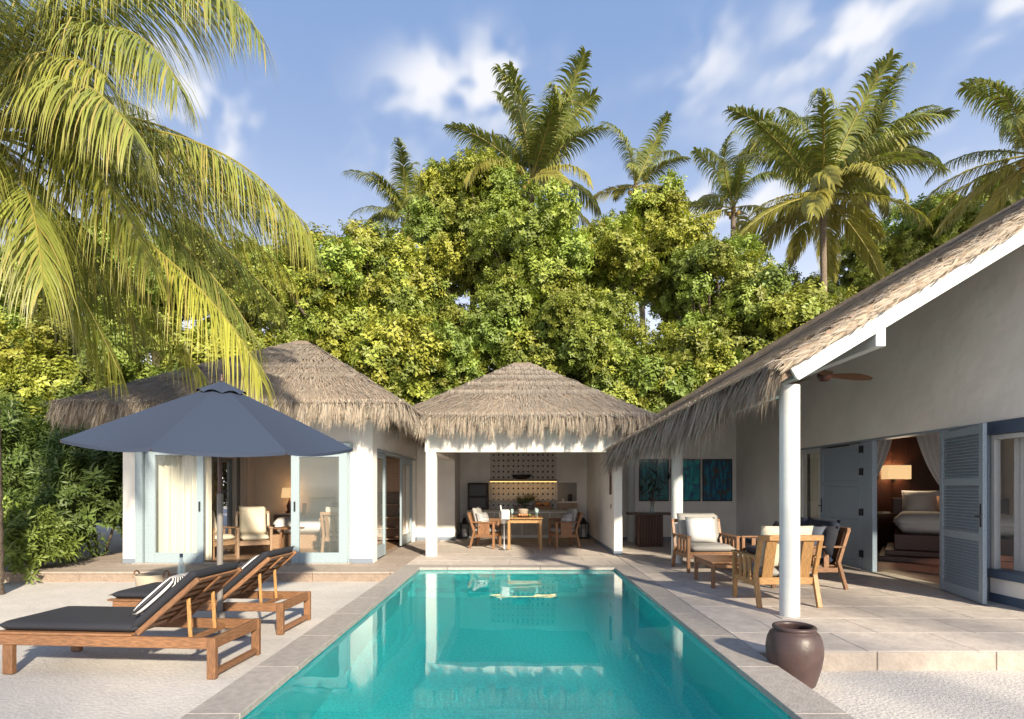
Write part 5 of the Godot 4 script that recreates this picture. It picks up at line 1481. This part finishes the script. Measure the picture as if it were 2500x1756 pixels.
	part(t, "finial", m.done(), M.dark_wood_0, Transform3D(tilt, ctr + tilt * ca))
	# jar, its foot settled in the sand
	m = MB.new()
	m.lathe([Vector2(0, 0.0), Vector2(0.125, 0.0), Vector2(0.14, 0.03), Vector2(0.17, 0.12), Vector2(0.197, 0.22), Vector2(0.212, 0.31), Vector2(0.213, 0.37), Vector2(0.203, 0.43), Vector2(0.183, 0.475), Vector2(0.160, 0.495), Vector2(0.155, 0.50), Vector2(0.160, 0.506), Vector2(0.166, 0.52), Vector2(0.160, 0.532), Vector2(0.145, 0.537), Vector2(0.130, 0.53), Vector2(0.124, 0.51), Vector2(0.14, 0.48), Vector2(0.18, 0.40), Vector2(0.18, 0.25), Vector2(0.12, 0.03), Vector2(0, 0.03)], 48)
	single("clay_jar", m.done(), M.jar, "glazed brown clay jar on the sand beside the pool coping", "jar", Vector3(2.222, -0.075, -4.56))
	# basket and water bottle on a small stool between the loungers and the terrace
	var b := thing("wicker_basket", "pale woven basket standing on the sand behind the loungers", "basket", Vector3(-5.28, 0, -8.2))
	m = MB.new(); m.lathe([Vector2(0, 0.0), Vector2(0.17, 0.0), Vector2(0.205, 0.30), Vector2(0.215, 0.32), Vector2(0.195, 0.32), Vector2(0.16, 0.04), Vector2(0, 0.04)], 28)
	part(b, "body", m.done(), M.wicker)
	for s in [-1.0, 1.0]:
		m = MB.new()
		var pts := []; var rad := []
		for i in 9:
			var a := PI * i / 8.0
			pts.append(Vector3(s * 0.215, 0.28 + 0.09 * sin(a), cos(a) * 0.07)); rad.append(0.011)
		m.tube(pts, rad, 6)
		part(b, "handle", m.done(), M.teak_1)
	var st := thing("drinks_stool", "small white drinks stool beside the woven basket", "stool", Vector3(-4.62, 0, -7.9))
	m = MB.new(); m.lathe([Vector2(0, 0.30), Vector2(0.19, 0.30), Vector2(0.20, 0.315), Vector2(0.19, 0.33), Vector2(0, 0.33)], 26)
	part(st, "seat", m.done(), M.ceramic)
	for k in 3:
		var a := TAU * k / 3.0
		board(st, "leg", Vector3(cos(a) * 0.16, 0, sin(a) * 0.16), Vector3(cos(a) * 0.12, 0.30, sin(a) * 0.12), 0.03, 0.03, M.ceramic)
	var bo := thing("water_bottle", "clear glass water bottle on the white drinks stool", "bottle", Vector3(-4.66, 0.33, -7.88))
	m = MB.new(); m.lathe([Vector2(0, 0), Vector2(0.042, 0), Vector2(0.045, 0.02), Vector2(0.045, 0.17), Vector2(0.02, 0.23), Vector2(0.017, 0.29)], 18)
	part(bo, "body", m.done(), M.bottle_glass)
	m = MB.new(); m.lathe([Vector2(0.021, 0.27), Vector2(0.021, 0.32), Vector2(0, 0.322)], 14)
	part(bo, "cap", m.done(), M.navy_paint)

func panel_pt(apex: Vector3, p0: Vector3, p1: Vector3, u: float, v: float) -> Vector3:
	var e := p0.lerp(p1, u)
	var p := apex.lerp(e, v)
	var sag := 4.0 * u * (1.0 - u)
	# cloth sags between the ribs, and its hem curves inwards
	p.y += -0.035 * sag * v * v + 0.008 * sin(v * PI)
	var inn := Vector3(e.x, 0, e.z).normalized()
	p -= inn * 0.03 * sag * v * v * v
	return p

# ------------------------------------------------------------------ plants
func leaf_blade(b: MB, p: Vector3, dir: Vector3, l: float, w: float, c: Color) -> void:
	var up := Vector3(0, 1, 0)
	if absf(dir.dot(up)) > 0.9: up = Vector3(1, 0, 0)
	var s := dir.cross(up).normalized()
	var n := s.cross(dir).normalized()
	b.col = c
	var mid := p + dir * l * 0.5 - n * l * 0.04
	var tip := p + dir * l - n * l * 0.14
	var le := p + dir * l * 0.42 + s * w * 0.5 + n * w * 0.16
	var ri := p + dir * l * 0.42 - s * w * 0.5 + n * w * 0.16
	var n1 := (n - s * 0.35).normalized(); var n2 := (n + s * 0.35).normalized()
	b.tri(p, le, mid, n1); b.tri(le, tip, mid, n1)
	b.tri(p, ri, mid, n2); b.tri(ri, tip, mid, n2)

func make_sprigs() -> void:
	for k in 3:
		mesh_cache["straw%d" % k] = straw_mesh()
	for k in 4:
		# a leafy twig about 0.5 m across, big ovate leaves
		var b := MB.new()
		b.colored = true
		for i in 20:
			var t := i / 20.0
			var ax := Vector3(sin(k + t * 3.0) * 0.06, t * 0.42, cos(k + t * 2.0) * 0.06)
			var a := i * 2.4 + k
			var dir := Vector3(cos(a), rng.randf_range(-0.25, 0.75), sin(a)).normalized()
			var q := rng.randf_range(0.75, 1.25)
			leaf_blade(b, ax + dir * 0.03, dir, rng.randf_range(0.13, 0.21), rng.randf_range(0.085, 0.13), Color(q, q * rng.randf_range(0.92, 1.06), q * 0.9))
		mesh_cache["sprig%d" % k] = b.done()
	for k in 2:
		# a twig of small narrow leaves, for shrubs
		var b := MB.new()
		b.colored = true
		for i in 26:
			var t := i / 26.0
			var ax := Vector3(0, t * 0.36, 0)
			var a := i * 2.4 + k
			var dir := Vector3(cos(a), rng.randf_range(0.0, 0.9), sin(a)).normalized()
			var q := rng.randf_range(0.7, 1.3)
			leaf_blade(b, ax + dir * 0.02, dir, rng.randf_range(0.08, 0.15), rng.randf_range(0.03, 0.05), Color(q, q, q * 0.9))
		mesh_cache["twig%d" % k] = b.done()

func scatter(parent: Node, called: String, mesh: Mesh, xfs: Array, cols: Array) -> MultiMeshInstance3D:
	var mm := MultiMesh.new()
	mm.transform_format = MultiMesh.TRANSFORM_3D
	mm.use_colors = true
	mm.mesh = mesh
	mm.instance_count = xfs.size()
	for i in xfs.size():
		mm.set_instance_transform(i, xfs[i])
		mm.set_instance_color(i, cols[i])
	var o := MultiMeshInstance3D.new()
	o.name = called
	o.multimesh = mm
	o.material_override = M.leaf
	parent.add_child(o, true)
	stuff(o)
	return o

func rdir() -> Vector3:
	var y := rng.randf_range(-1, 1)
	var a := rng.randf() * TAU
	var r := sqrt(1.0 - y * y)
	return Vector3(r * cos(a), y, r * sin(a))

func sprig_xf(p: Vector3, axis: Vector3, s: float) -> Transform3D:
	var y := axis.normalized()
	var x := y.cross(rdir()).normalized()
	var z := x.cross(y).normalized()
	return Transform3D(Basis(x * s, y * s, z * s), p)

func bush_crown(parent: Node, called: String, ctr: Vector3, rad: Vector3, count: int, scale: float, c: Color, jitter := 0.35) -> void:
	var xfs := []; var cols := []
	for i in count:
		var d := rdir()
		if d.y < -0.5: d.y = -d.y
		var p := ctr + d * rad * rng.randf_range(0.45, 1.0)
		xfs.append(sprig_xf(p, d + Vector3(0, 0.5, 0) + rdir() * 0.6, scale * rng.randf_range(0.7, 1.3)))
		var q := rng.randf_range(1.0 - jitter, 1.0 + jitter)
		cols.append(Color(c.r * q, c.g * q, c.b * q))
	scatter(parent, called, mesh_cache["twig%d" % (rng.randi() % 2)], xfs, cols)

# a broadleaf tree: crown = many uneven clumps of twigs round the limb ends
func tree(label: String, ctr: Vector3, rad: Vector3, c: Color, clumps := 16, per := 95, scale := 1.0, group := "broadleaf trees behind the pavilions", lean := 0.0) -> void:
	var base := Vector3(ctr.x + lean, 0, ctr.z)
	var t := thing("broadleaf_tree", label, "tree", base, 0.0, group)
	rng.seed = label.hash()
	var cc := ctr - base
	var trunk := MB.new()
	var fork := Vector3(cc.x * 0.7, maxf(cc.y - rad.y * 0.7, 0.8), 0.0)
	trunk.tube([Vector3.ZERO, Vector3(cc.x * 0.2 + 0.1, fork.y * 0.5, 0.1), fork], [0.22, 0.17, 0.13], 9)
	part(t, "trunk", trunk.done(), M.bark)
	var xfs := []; var cols := []
	for k in clumps:
		var d := rdir()
		var f := pow(rng.randf(), 0.45)
		var p := cc + d * rad * f * 0.95
		var r := rng.randf_range(0.15, 0.36) * (rad.x + rad.y) * 0.5
		var limb := MB.new()
		var mid := fork.lerp(p, 0.5) + Vector3(rng.randf_range(-0.2, 0.2), -0.12, rng.randf_range(-0.2, 0.2))
		limb.tube([fork, mid, p], [0.075, 0.05, 0.02], 6, false)
		part(t, "limb", limb.done(), M.bark)
		var tone := rng.randf_range(0.72, 1.22)
		var yel := rng.randf_range(-0.12, 0.16)
		for i in int(per * r * r / 0.55 / (scale * scale) * 1.05):
			var e := rdir()
			var q := p + e * Vector3(r, r * 0.85, r) * pow(rng.randf(), 0.3) * rng.randf_range(0.85, 1.25)
			xfs.append(sprig_xf(q, e + Vector3(0, 0.45, 0) + rdir() * 0.7, scale * rng.randf_range(0.75, 1.25)))
			var w := tone * rng.randf_range(0.75, 1.25)
			cols.append(Color(c.r * w * (1.0 + yel), c.g * w, c.b * w * (1.0 - yel)))
	scatter(t, "crown", mesh_cache["sprig%d" % (rng.randi() % 4)], xfs, cols)

# one palm frond along a polyline; leaflets hang and curve down
func frond_mesh(pts: Array, ll: float, lw: float, n: int, droop: float, rr: float, green: Color, tipc: Color, hang := 0.0) -> ArrayMesh:
	var b := MB.new()
	b.colored = true
	b.col = Color(0.30, 0.26, 0.06)
	var m := pts.size()
	var rad := []
	for i in m: rad.append(rr * (1.0 - 0.85 * float(i) / (m - 1)))
	b.tube(pts, rad, 6, false)
	for i in n:
		var t := 0.14 + 0.86 * (i + rng.randf() * 0.5) / n
		var fi := t * (m - 1)
		var k := mini(int(fi), m - 2)
		var p: Vector3 = pts[k].lerp(pts[k + 1], fi - k)
		var T: Vector3 = (pts[k + 1] - pts[k]).normalized()
		var S := T.cross(Vector3.UP)
		if S.length() < 0.15: S = Vector3(0, 0, 1)
		S = S.normalized()
		var U := S.cross(T).normalized()
		var len := ll * (0.45 + 0.75 * sin(clampf(0.12 + t * 0.78, 0, 1) * PI)) * rng.randf_range(0.85, 1.1) * (1.0 if t < 0.9 else 0.75)
		for sg in [-1.0, 1.0]:
			var d: Vector3 = (S * sg * (0.95 - 0.35 * t) + T * (0.45 + 0.6 * t) + U * rng.randf_range(0.05, 0.4) * (1.0 - hang) + Vector3(0, -hang, 0) * rng.randf_range(0.6, 1.3) + rdir() * (0.09 + 0.22 * hang)).normalized()
			var wd: Vector3 = (T - d * T.dot(d)).normalized()
			var q := p
			var w := lw * rng.randf_range(0.8, 1.15)
			var shade := rng.randf_range(0.72, 1.25)
			var c := Color(green.r * shade, green.g * shade, green.b * shade)
			if rng.randf() < 0.10: c = c.lerp(tipc, 0.6)
			if rng.randf() < 0.07: continue
			var segs := 4
			for s in segs:
				var d2: Vector3 = (d + Vector3(0, -1, 0) * droop * (0.35 + 0.35 * s)).normalized()
				var q2: Vector3 = q + d2 * len / segs
				var w0: float = w * [0.7, 1.0, 0.85, 0.5][s]; var w1: float = w * [1.0, 0.85, 0.5, 0.05][s]
				var nn: Vector3 = d2.cross(wd).normalized()
				if nn.y < 0: nn = -nn
				b.col = c.lerp(tipc, 0.10 * s * s / 4.0)
				b.quad(q - wd * w0, q + wd * w0, q2 + wd * w1, q2 - wd * w1, nn)
				q = q2; d = d2
				wd = (wd - d * wd.dot(d)).normalized()
	return b.done()

func make_fronds() -> void:
	# unit fronds heading +x, launched at several angles
	var el := [82.0, 68.0, 52.0, 36.0, 20.0, 2.0, -18.0, -42.0]
	for k in el.size():
		var pts := []
		var p := Vector3.ZERO
		var a := deg_to_rad(el[k])
		for i in 11:
			pts.append(p)
			p += Vector3(cos(a), sin(a), 0) * 0.1
			a -= deg_to_rad(2.0 + 1.35 * i) * (0.55 if el[k] > 75 else 1.0) * (1.0 if el[k] > -10 else 0.55)
			a = maxf(a, deg_to_rad(-84))
		var g := Color(0.165, 0.195, 0.045) if k < 5 else Color(0.25, 0.235, 0.05)
		mesh_cache["frond%d" % k] = frond_mesh(pts, 0.20, 0.0072, 88, 0.62, 0.012, g, Color(0.30, 0.24, 0.06))

func palm(label: String, base: Vector3, top: Vector3, fl: float, count: int, sd: int, trunk_r := 0.15, shape := 0.85) -> void:
	var r := RandomNumberGenerator.new()
	r.seed = sd
	var t := thing("coconut_palm", label, "palm tree", base, 0.0, "coconut palms behind the buildings")
	var c := top - base
	var b := MB.new()
	var pts := []; var rad := []
	for i in 26:
		var u := i / 25.0
		pts.append(Vector3(c.x * u * u, c.y * u, c.z * u * u))
		rad.append(trunk_r * (1.25 - 0.45 * u) * (1.06 if i % 2 == 0 else 0.97))
	b.tube(pts, rad, 10)
	part(t, "trunk", b.done(), M.trunk)
	for k in count:
		var u := float(k) / count
		var v := clampi(int(pow(u, shape) * 8.0 + r.randf_range(-1.0, 1.0)), 0, 7)
		var s := fl * r.randf_range(0.82, 1.1) * (1.22 if v < 2 else 1.0)
		var bs := Basis(Vector3.UP, k * 2.399 + r.randf_range(-0.3, 0.3)) * Basis(Vector3.RIGHT, r.randf_range(-0.55, 0.55))
		part(t, "frond", mesh_cache["frond%d" % v], M.frond, Transform3D(bs.scaled(Vector3.ONE * s), c + Vector3(0, -0.1 * u, 0)))
	for k in 7:
		var o := MB.new()
		var a := TAU * k / 7.0
		o.lathe([Vector2(0, -0.13), Vector2(0.07, -0.1), Vector2(0.11, 0.0), Vector2(0.08, 0.1), Vector2(0, 0.14)], 10)
		part(t, "coconut", o.done(), M.coconut, Transform3D(Basis(Vector3.RIGHT, 0.3), c + Vector3(cos(a) * 0.27, -0.32 - 0.12 * (k % 2), sin(a) * 0.27)))

func near_palm() -> void:
	var t := thing("coconut_palm", "near coconut palm at the left edge, its long yellow-green fronds hanging across the sky", "palm tree", Vector3(-7.75, 0, -8.3))
	var o := Vector3(-7.75, 0, -8.3)
	var C := Vector3(-7.27, 6.36, -7.60) - o
	var b := MB.new()
	var pts := []; var rad := []
	for i in 44:
		var u := i / 43.0
		pts.append(Vector3(C.x * u * u, C.y * u, C.z * u * u)); rad.append(0.16 * (1.2 - 0.4 * u) * (1.05 if i % 2 == 0 else 0.97))
	b.tube(pts, rad, 16)
	part(t, "trunk", b.done(), M.trunk)
	var fr := [[Vector3(-3.46, 6.52, -7.10), Vector3(-2.46, 4.46, -6.90)], [Vector3(-3.81, 4.42, -7.20), Vector3(-3.11, 2.89, -6.90)], [Vector3(-5.79, 5.07, -8.20), Vector3(-4.60, 3.17, -8.40)],
		[Vector3(-4.27, 8.82, -6.60), Vector3(-2.77, 6.47, -6.20)], [Vector3(-4.43, 7.47, -6.20), Vector3(-3.40, 5.61, -5.70)], [Vector3(-5.58, 5.49, -6.60), Vector3(-5.01, 3.70, -6.00)],
		[Vector3(-7.21, 5.25, -8.80), Vector3(-6.56, 3.43, -9.00)], [Vector3(-5.20, 6.37, -8.40), Vector3(-3.75, 4.41, -9.20)], [Vector3(-4.64, 6.34, -5.80), Vector3(-3.51, 4.80, -5.20)],
		[Vector3(-6.56, 9.28, -7.60), Vector3(-5.65, 10.06, -8.00)], [Vector3(-8.70, 6.89, -7.60), Vector3(-9.89, 5.40, -7.60)], [Vector3(-6.64, 6.71, -6.00), Vector3(-6.57, 5.41, -5.20)],
		[Vector3(-5.9, 7.9, -6.9), Vector3(-4.1, 7.0, -6.1)], [Vector3(-4.9, 7.2, -8.3), Vector3(-3.3, 5.7, -8.9)], [Vector3(-5.4, 6.6, -6.9), Vector3(-4.2, 4.1, -6.5)],
		[Vector3(-4.6, 5.6, -7.6), Vector3(-3.5, 3.5, -7.7)], [Vector3(-6.2, 6.0, -6.4), Vector3(-5.5, 4.6, -5.2)], [Vector3(-6.4, 5.2, -7.8), Vector3(-5.6, 3.2, -8.0)],
		[Vector3(-5.6, 8.9, -7.6), Vector3(-3.9, 8.3, -7.9)], [Vector3(-5.4, 8.1, -5.8), Vector3(-4.5, 6.3, -4.6)], [Vector3(-6.9, 5.6, -8.4), Vector3(-6.1, 4.0, -9.6)],
		[Vector3(-8.96, 5.81, -8.40), Vector3(-10.66, 3.64, -9.00)], [Vector3(-8.89, 10.70, -9.00), Vector3(-10.79, 13.46, -10.50)], [Vector3(-7.53, 8.60, -9.50), Vector3(-7.16, 8.85, -11.00)]]
	for k in 9:
		var a := -1.25 + 2.5 * (k + 0.5) / 9.0 + rng.randf_range(-0.1, 0.1)
		var e := deg_to_rad([70.0, 10.0, 45.0, 28.0, -5.0, 58.0, 15.0, 36.0][k % 8])
		var hd := Vector3(cos(a), 0, sin(a))
		var ln := rng.randf_range(3.9, 4.8)
		var cp := hd * cos(e) * ln * 0.55 + Vector3(0, sin(e) * ln * 0.55, 0)
		fr.append([C + o + cp, C + o + cp + hd * ln * 0.38 + Vector3(0, -ln * (0.26 + 0.2 * sin(e)), 0)])
	for k in fr.size():
		var p1: Vector3 = fr[k][0] - o
		var p2: Vector3 = fr[k][1] - o
		var pp := []
		for i in 19:
			var u := i / 18.0
			pp.append(C.lerp(p1, u).lerp(p1.lerp(p2, u), u))
		var yel := [0.5, 1.0, 0.7, 0.15, 0.3, 0.4, 0.7, 0.2, 0.4, 0.2, 0.3, 0.3][k % 12] as float
		var g := Color(0.15, 0.19, 0.05).lerp(Color(0.33, 0.33, 0.055), yel)
		part(t, "frond", frond_mesh(pp, 1.05, 0.0082, 150, 0.5, 0.026, g, Color(0.40, 0.30, 0.10), 0.5), M.frond)

func bush(called: String, label: String, at: Vector3, rad: Vector3, count: int, c: Color, scale := 1.0, group := "") -> void:
	var t := thing(called, label, "shrub", at, 0.0, group)
	for k in 5:
		var s := MB.new()
		var a := TAU * k / 5.0
		s.tube([Vector3(cos(a) * 0.06, 0, sin(a) * 0.06), Vector3(cos(a) * rad.x * 0.3, rad.y * 0.6, sin(a) * rad.z * 0.3), Vector3(cos(a) * rad.x * 0.6, rad.y * 1.3, sin(a) * rad.z * 0.6)], [0.03, 0.02, 0.008], 6, false)
		part(t, "stem", s.done(), M.bark)
	bush_crown(t, "foliage", Vector3(0, rad.y, 0), rad, count, scale, c)

func build_plants() -> void:
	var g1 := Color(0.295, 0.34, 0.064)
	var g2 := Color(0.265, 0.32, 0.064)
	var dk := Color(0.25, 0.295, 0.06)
	var L := [
		[Vector3(-9.4, 8.7, -20.0), Vector3(2.4, 1.7, 1.6), g1, "broadleaf tree showing behind the hanging tip of the near palm"],
		[Vector3(-6.6, 8.2, -19.0), Vector3(1.9, 2.1, 1.7), g1, "bright rounded broadleaf tree above the guest pavilion ridge"],
		[Vector3(-5.1, 8.7, -21.0), Vector3(2.0, 2.1, 1.8), g1, "bright broadleaf tree right of the guest pavilion ridge, under the small leaning palm"],
		[Vector3(-1.8, 11.9, -23.0), Vector3(2.0, 2.7, 1.8), g1, "tall broadleaf tree left of the central palm"],
		[Vector3(0.8, 9.7, -21.0), Vector3(2.1, 2.5, 1.9), g1, "broadleaf tree hiding the trunk of the central palm"],
		[Vector3(3.6, 10.1, -22.0), Vector3(1.9, 2.2, 1.7), g1, "broadleaf tree right of the central palm"],
		[Vector3(6.0, 11.2, -23.0), Vector3(1.8, 3.1, 1.6), g1, "tall pointed broadleaf tree between the central and the right palms"],
		[Vector3(7.2, 8.4, -21.0), Vector3(2.0, 2.5, 1.8), g2, "broadleaf tree below the small upright palm"],
		[Vector3(9.1, 7.1, -20.0), Vector3(1.7, 2.0, 1.6), g2, "darker broadleaf tree at the foot of the large right palm"],
		[Vector3(-3.8, 7.9, -24.0), Vector3(2.1, 2.8, 1.9), dk, "dark shaded tree in the gap between the two pavilion roofs"],
		[Vector3(-0.5, 6.8, -20.5), Vector3(2.1, 1.8, 1.6), g2, "low broadleaf tree just above the dining pavilion ridge"],
		[Vector3(2.6, 6.2, -19.5), Vector3(2.1, 1.7, 1.5), g2, "low broadleaf tree above the right slope of the dining pavilion"],
		[Vector3(-4.1, 5.7, -18.5), Vector3(1.6, 1.5, 1.2), g1, "low bright tree just over the right slope of the guest pavilion"],
		[Vector3(5.4, 5.5, -19.0), Vector3(2.1, 1.6, 1.5), g2, "low tree above the valley between dining pavilion and villa roof"],
		[Vector3(20.2, 13.3, -28.0), Vector3(2.4, 2.6, 2.2), g2, "broadleaf tree over the villa roof, right of the large palm"],
		[Vector3(16.7, 11.2, -27.0), Vector3(2.5, 2.3, 2.1), dk, "dark tree behind the villa roof right of the palm trunk"],
		[Vector3(-12.7, 8.5, -20.0), Vector3(2.5, 2.5, 2.3), g2, "broadleaf tree veiled by the middle of the near palm fronds"],
		[Vector3(-16.6, 8.1, -21.0), Vector3(2.8, 2.8, 2.5), g2, "broadleaf tree behind the near palm trunk at the left edge"],
		[Vector3(-2.9, 13.0, -23.4), Vector3(1.2, 1.7, 1.0), g1, "slender leafy tree top left of the central palm crown"],
		[Vector3(23.2, 13.7, -27.0), Vector3(2.3, 2.3, 2.1), g2, "broadleaf tree under the rightmost palm over the villa roof"],
		[Vector3(12.3, 9.0, -25.0), Vector3(2.2, 2.2, 1.9), dk, "dark tree directly behind the trunk of the large right palm"],
		[Vector3(-9.8, 5.4, -18.4), Vector3(2.2, 1.8, 1.5), g1, "low sunlit tree behind the left slope of the guest pavilion"],
		[Vector3(-7.2, 5.9, -19.2), Vector3(1.7, 1.5, 1.3), g1, "low tree filling the gap left of the guest pavilion ridge"],
		[Vector3(-2.5, 5.0, -19.6), Vector3(1.7, 1.7, 1.4), g2, "low tree filling the valley between the two pavilion roofs"],
		[Vector3(4.1, 4.4, -18.6), Vector3(1.6, 1.5, 1.2), g2, "low tree just behind the right hip of the dining pavilion"],
		[Vector3(-20.5, 6.5, -20.0), Vector3(2.9, 3.2, 2.4), g2, "broadleaf tree beyond the left picture edge"],
		[Vector3(-19.0, 4.2, -15.5), Vector3(2.4, 2.4, 2.0), g1, "low broadleaf tree beyond the palm trunk, cut by the left edge"],
		[Vector3(-13.8, 4.6, -17.5), Vector3(2.4, 2.2, 1.6), g1, "low sunlit tree left of the guest pavilion roof"],
	]
	for a in L: tree(a[3], a[0], a[1], a[2], 36, 80, rng.randf_range(0.6, 0.92))
	# palms
	palm("tall central coconut palm rising over the dining pavilion", Vector3(0.3, 0, -24), Vector3(0.56, 14.6, -24.0), 4.15, 26, 101, 0.15, 1.5)
	palm("small leaning coconut palm left of the central palm", Vector3(-4.6, 0, -30), Vector3(-5.76, 15.8, -30.0), 3.7, 17, 107, 0.15, 1.2)
	palm("large coconut palm with slim bare trunk above the villa roof", Vector3(11.9, 0, -22), Vector3(11.82, 13.03, -22.0), 4.15, 30, 113, 0.13)
	palm("second coconut palm just behind the large right palm", Vector3(16.2, 0, -26), Vector3(15.91, 16.6, -26.0), 4.0, 20, 127)
	palm("rightmost coconut palm cut by the picture edge", Vector3(20.2, 0, -22), Vector3(19.9, 14.5, -22.0), 4.0, 20, 131)
	palm("small upright palm left of the large right palm", Vector3(11.6, 0, -31), Vector3(11.79, 16.9, -31.0), 3.8, 13, 137, 0.15, 1.7)
	palm("small pale palm top behind the pointed broadleaf tree", Vector3(6.6, 0, -29), Vector3(6.0, 17.0, -29.0), 2.9, 12, 139, 0.15, 1.3)
	near_palm()
	# shrubs along the left edge of the terrace
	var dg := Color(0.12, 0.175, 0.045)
	var gs := "shrubs left of the guest terrace"
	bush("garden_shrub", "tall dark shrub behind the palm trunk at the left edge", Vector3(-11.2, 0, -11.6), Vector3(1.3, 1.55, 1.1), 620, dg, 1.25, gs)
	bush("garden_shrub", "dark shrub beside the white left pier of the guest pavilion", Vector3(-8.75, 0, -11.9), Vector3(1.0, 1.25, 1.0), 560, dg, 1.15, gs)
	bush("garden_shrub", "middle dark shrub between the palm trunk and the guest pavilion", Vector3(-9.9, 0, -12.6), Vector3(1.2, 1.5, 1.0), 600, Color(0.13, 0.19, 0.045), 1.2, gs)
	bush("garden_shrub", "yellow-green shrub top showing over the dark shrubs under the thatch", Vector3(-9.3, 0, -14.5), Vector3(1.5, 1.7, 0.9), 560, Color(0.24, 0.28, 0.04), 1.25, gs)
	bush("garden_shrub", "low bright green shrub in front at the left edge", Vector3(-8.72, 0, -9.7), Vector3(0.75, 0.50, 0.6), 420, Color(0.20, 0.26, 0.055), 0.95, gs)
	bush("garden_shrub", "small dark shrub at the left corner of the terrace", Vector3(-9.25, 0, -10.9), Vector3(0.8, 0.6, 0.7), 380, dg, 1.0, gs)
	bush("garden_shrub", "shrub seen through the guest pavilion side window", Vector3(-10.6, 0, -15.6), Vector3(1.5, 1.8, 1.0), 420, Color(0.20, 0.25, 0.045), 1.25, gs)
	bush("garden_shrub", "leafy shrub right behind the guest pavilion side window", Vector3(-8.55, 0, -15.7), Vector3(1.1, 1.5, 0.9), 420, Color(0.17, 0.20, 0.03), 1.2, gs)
	# a belt of undergrowth closes the view under the trees
	var spots := [[-18.0, -16.5], [-15.0, -15.5], [-12.5, -16.2], [-6.0, -18.2], [-3.0, -18.4], [0.0, -18.6], [3.0, -18.3], [6.5, -20.5], [-21.0, -18.0], [-14.5, -12.5]]
	var ul := ["undergrowth shrub far left under the trees", "undergrowth shrub left of the tall dark shrub", "undergrowth shrub behind the middle dark shrub", "undergrowth shrub behind the guest pavilion", "undergrowth shrub behind the valley of the two pavilions", "undergrowth shrub behind the dining pavilion", "undergrowth shrub behind the right side of the dining pavilion", "undergrowth shrub behind the villa verandah", "undergrowth shrub beyond the left picture edge", "undergrowth shrub beside the palm trunk at the left edge"]
	for k in spots.size():
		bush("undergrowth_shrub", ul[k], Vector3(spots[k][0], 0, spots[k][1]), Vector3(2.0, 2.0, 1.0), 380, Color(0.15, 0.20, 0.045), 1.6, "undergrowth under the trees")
	# tall open-crowned trees far behind the viewpoint: their thin shade dapples the foreground and the verandah
	var gb := "trees behind the viewpoint"
	rng.seed = 5150
	var gl := ["leftmost tall tree behind the viewpoint", "second tall tree behind the viewpoint", "middle tall tree behind the viewpoint", "fourth tall tree behind the viewpoint", "rightmost tall tree behind the viewpoint"]
	for k in 5:
		var off := -8.0 + 4.0 * k
		tree(gl[k], Vector3(11.9 + 0.906 * off, 11.7 + 0.3 * k + (0.4 if k == 3 else 0.0), 19.6 - 0.423 * off), Vector3(2.7, 2.7 if k < 3 else 1.7, 2.4), g2, 8, 4, 1.3, gb)
	tree("fuller tree behind the viewpoint, in line with the verandah", Vector3(13.9, 13.6, 18.7), Vector3(2.4, 1.2, 2.2), g2, 9, 8, 1.3, gb)
	tree("broad tree behind the viewpoint, on the villa side", Vector3(18.2, 17.2, 16.6), Vector3(3.4, 2.3, 2.5), g2, 18, 22, 1.4, gb)

# ------------------------------------------------------------------
func _ready() -> void:
	rng.seed = 20240611
	sky_and_camera()
	make_materials()
	mat("tile_paint", lin(0.66, 0.60, 0.54), 0.5, T.blotch, Vector3(3, 3, 3))
	mat("straw_roll", lin(0.46, 0.38, 0.31), 0.95, T.straw, Vector3(3.5, 3.5, 3.5), T.nsand, 1.0)
	mat("coconut", lin(0.30, 0.20, 0.05), 0.6)
	mat("leaf_food", lin(0.12, 0.16, 0.03), 0.6)
	M["stripes"] = striped_mat()
	make_sprigs()
	make_fronds()
	build_ground()
	build_deck()
	build_pool()
	build_guest_pavilion()
	build_dining_pavilion()
	build_villa()
	build_court()
	build_verandah()
	build_bedroom()
	build_dining_set()
	build_plants()
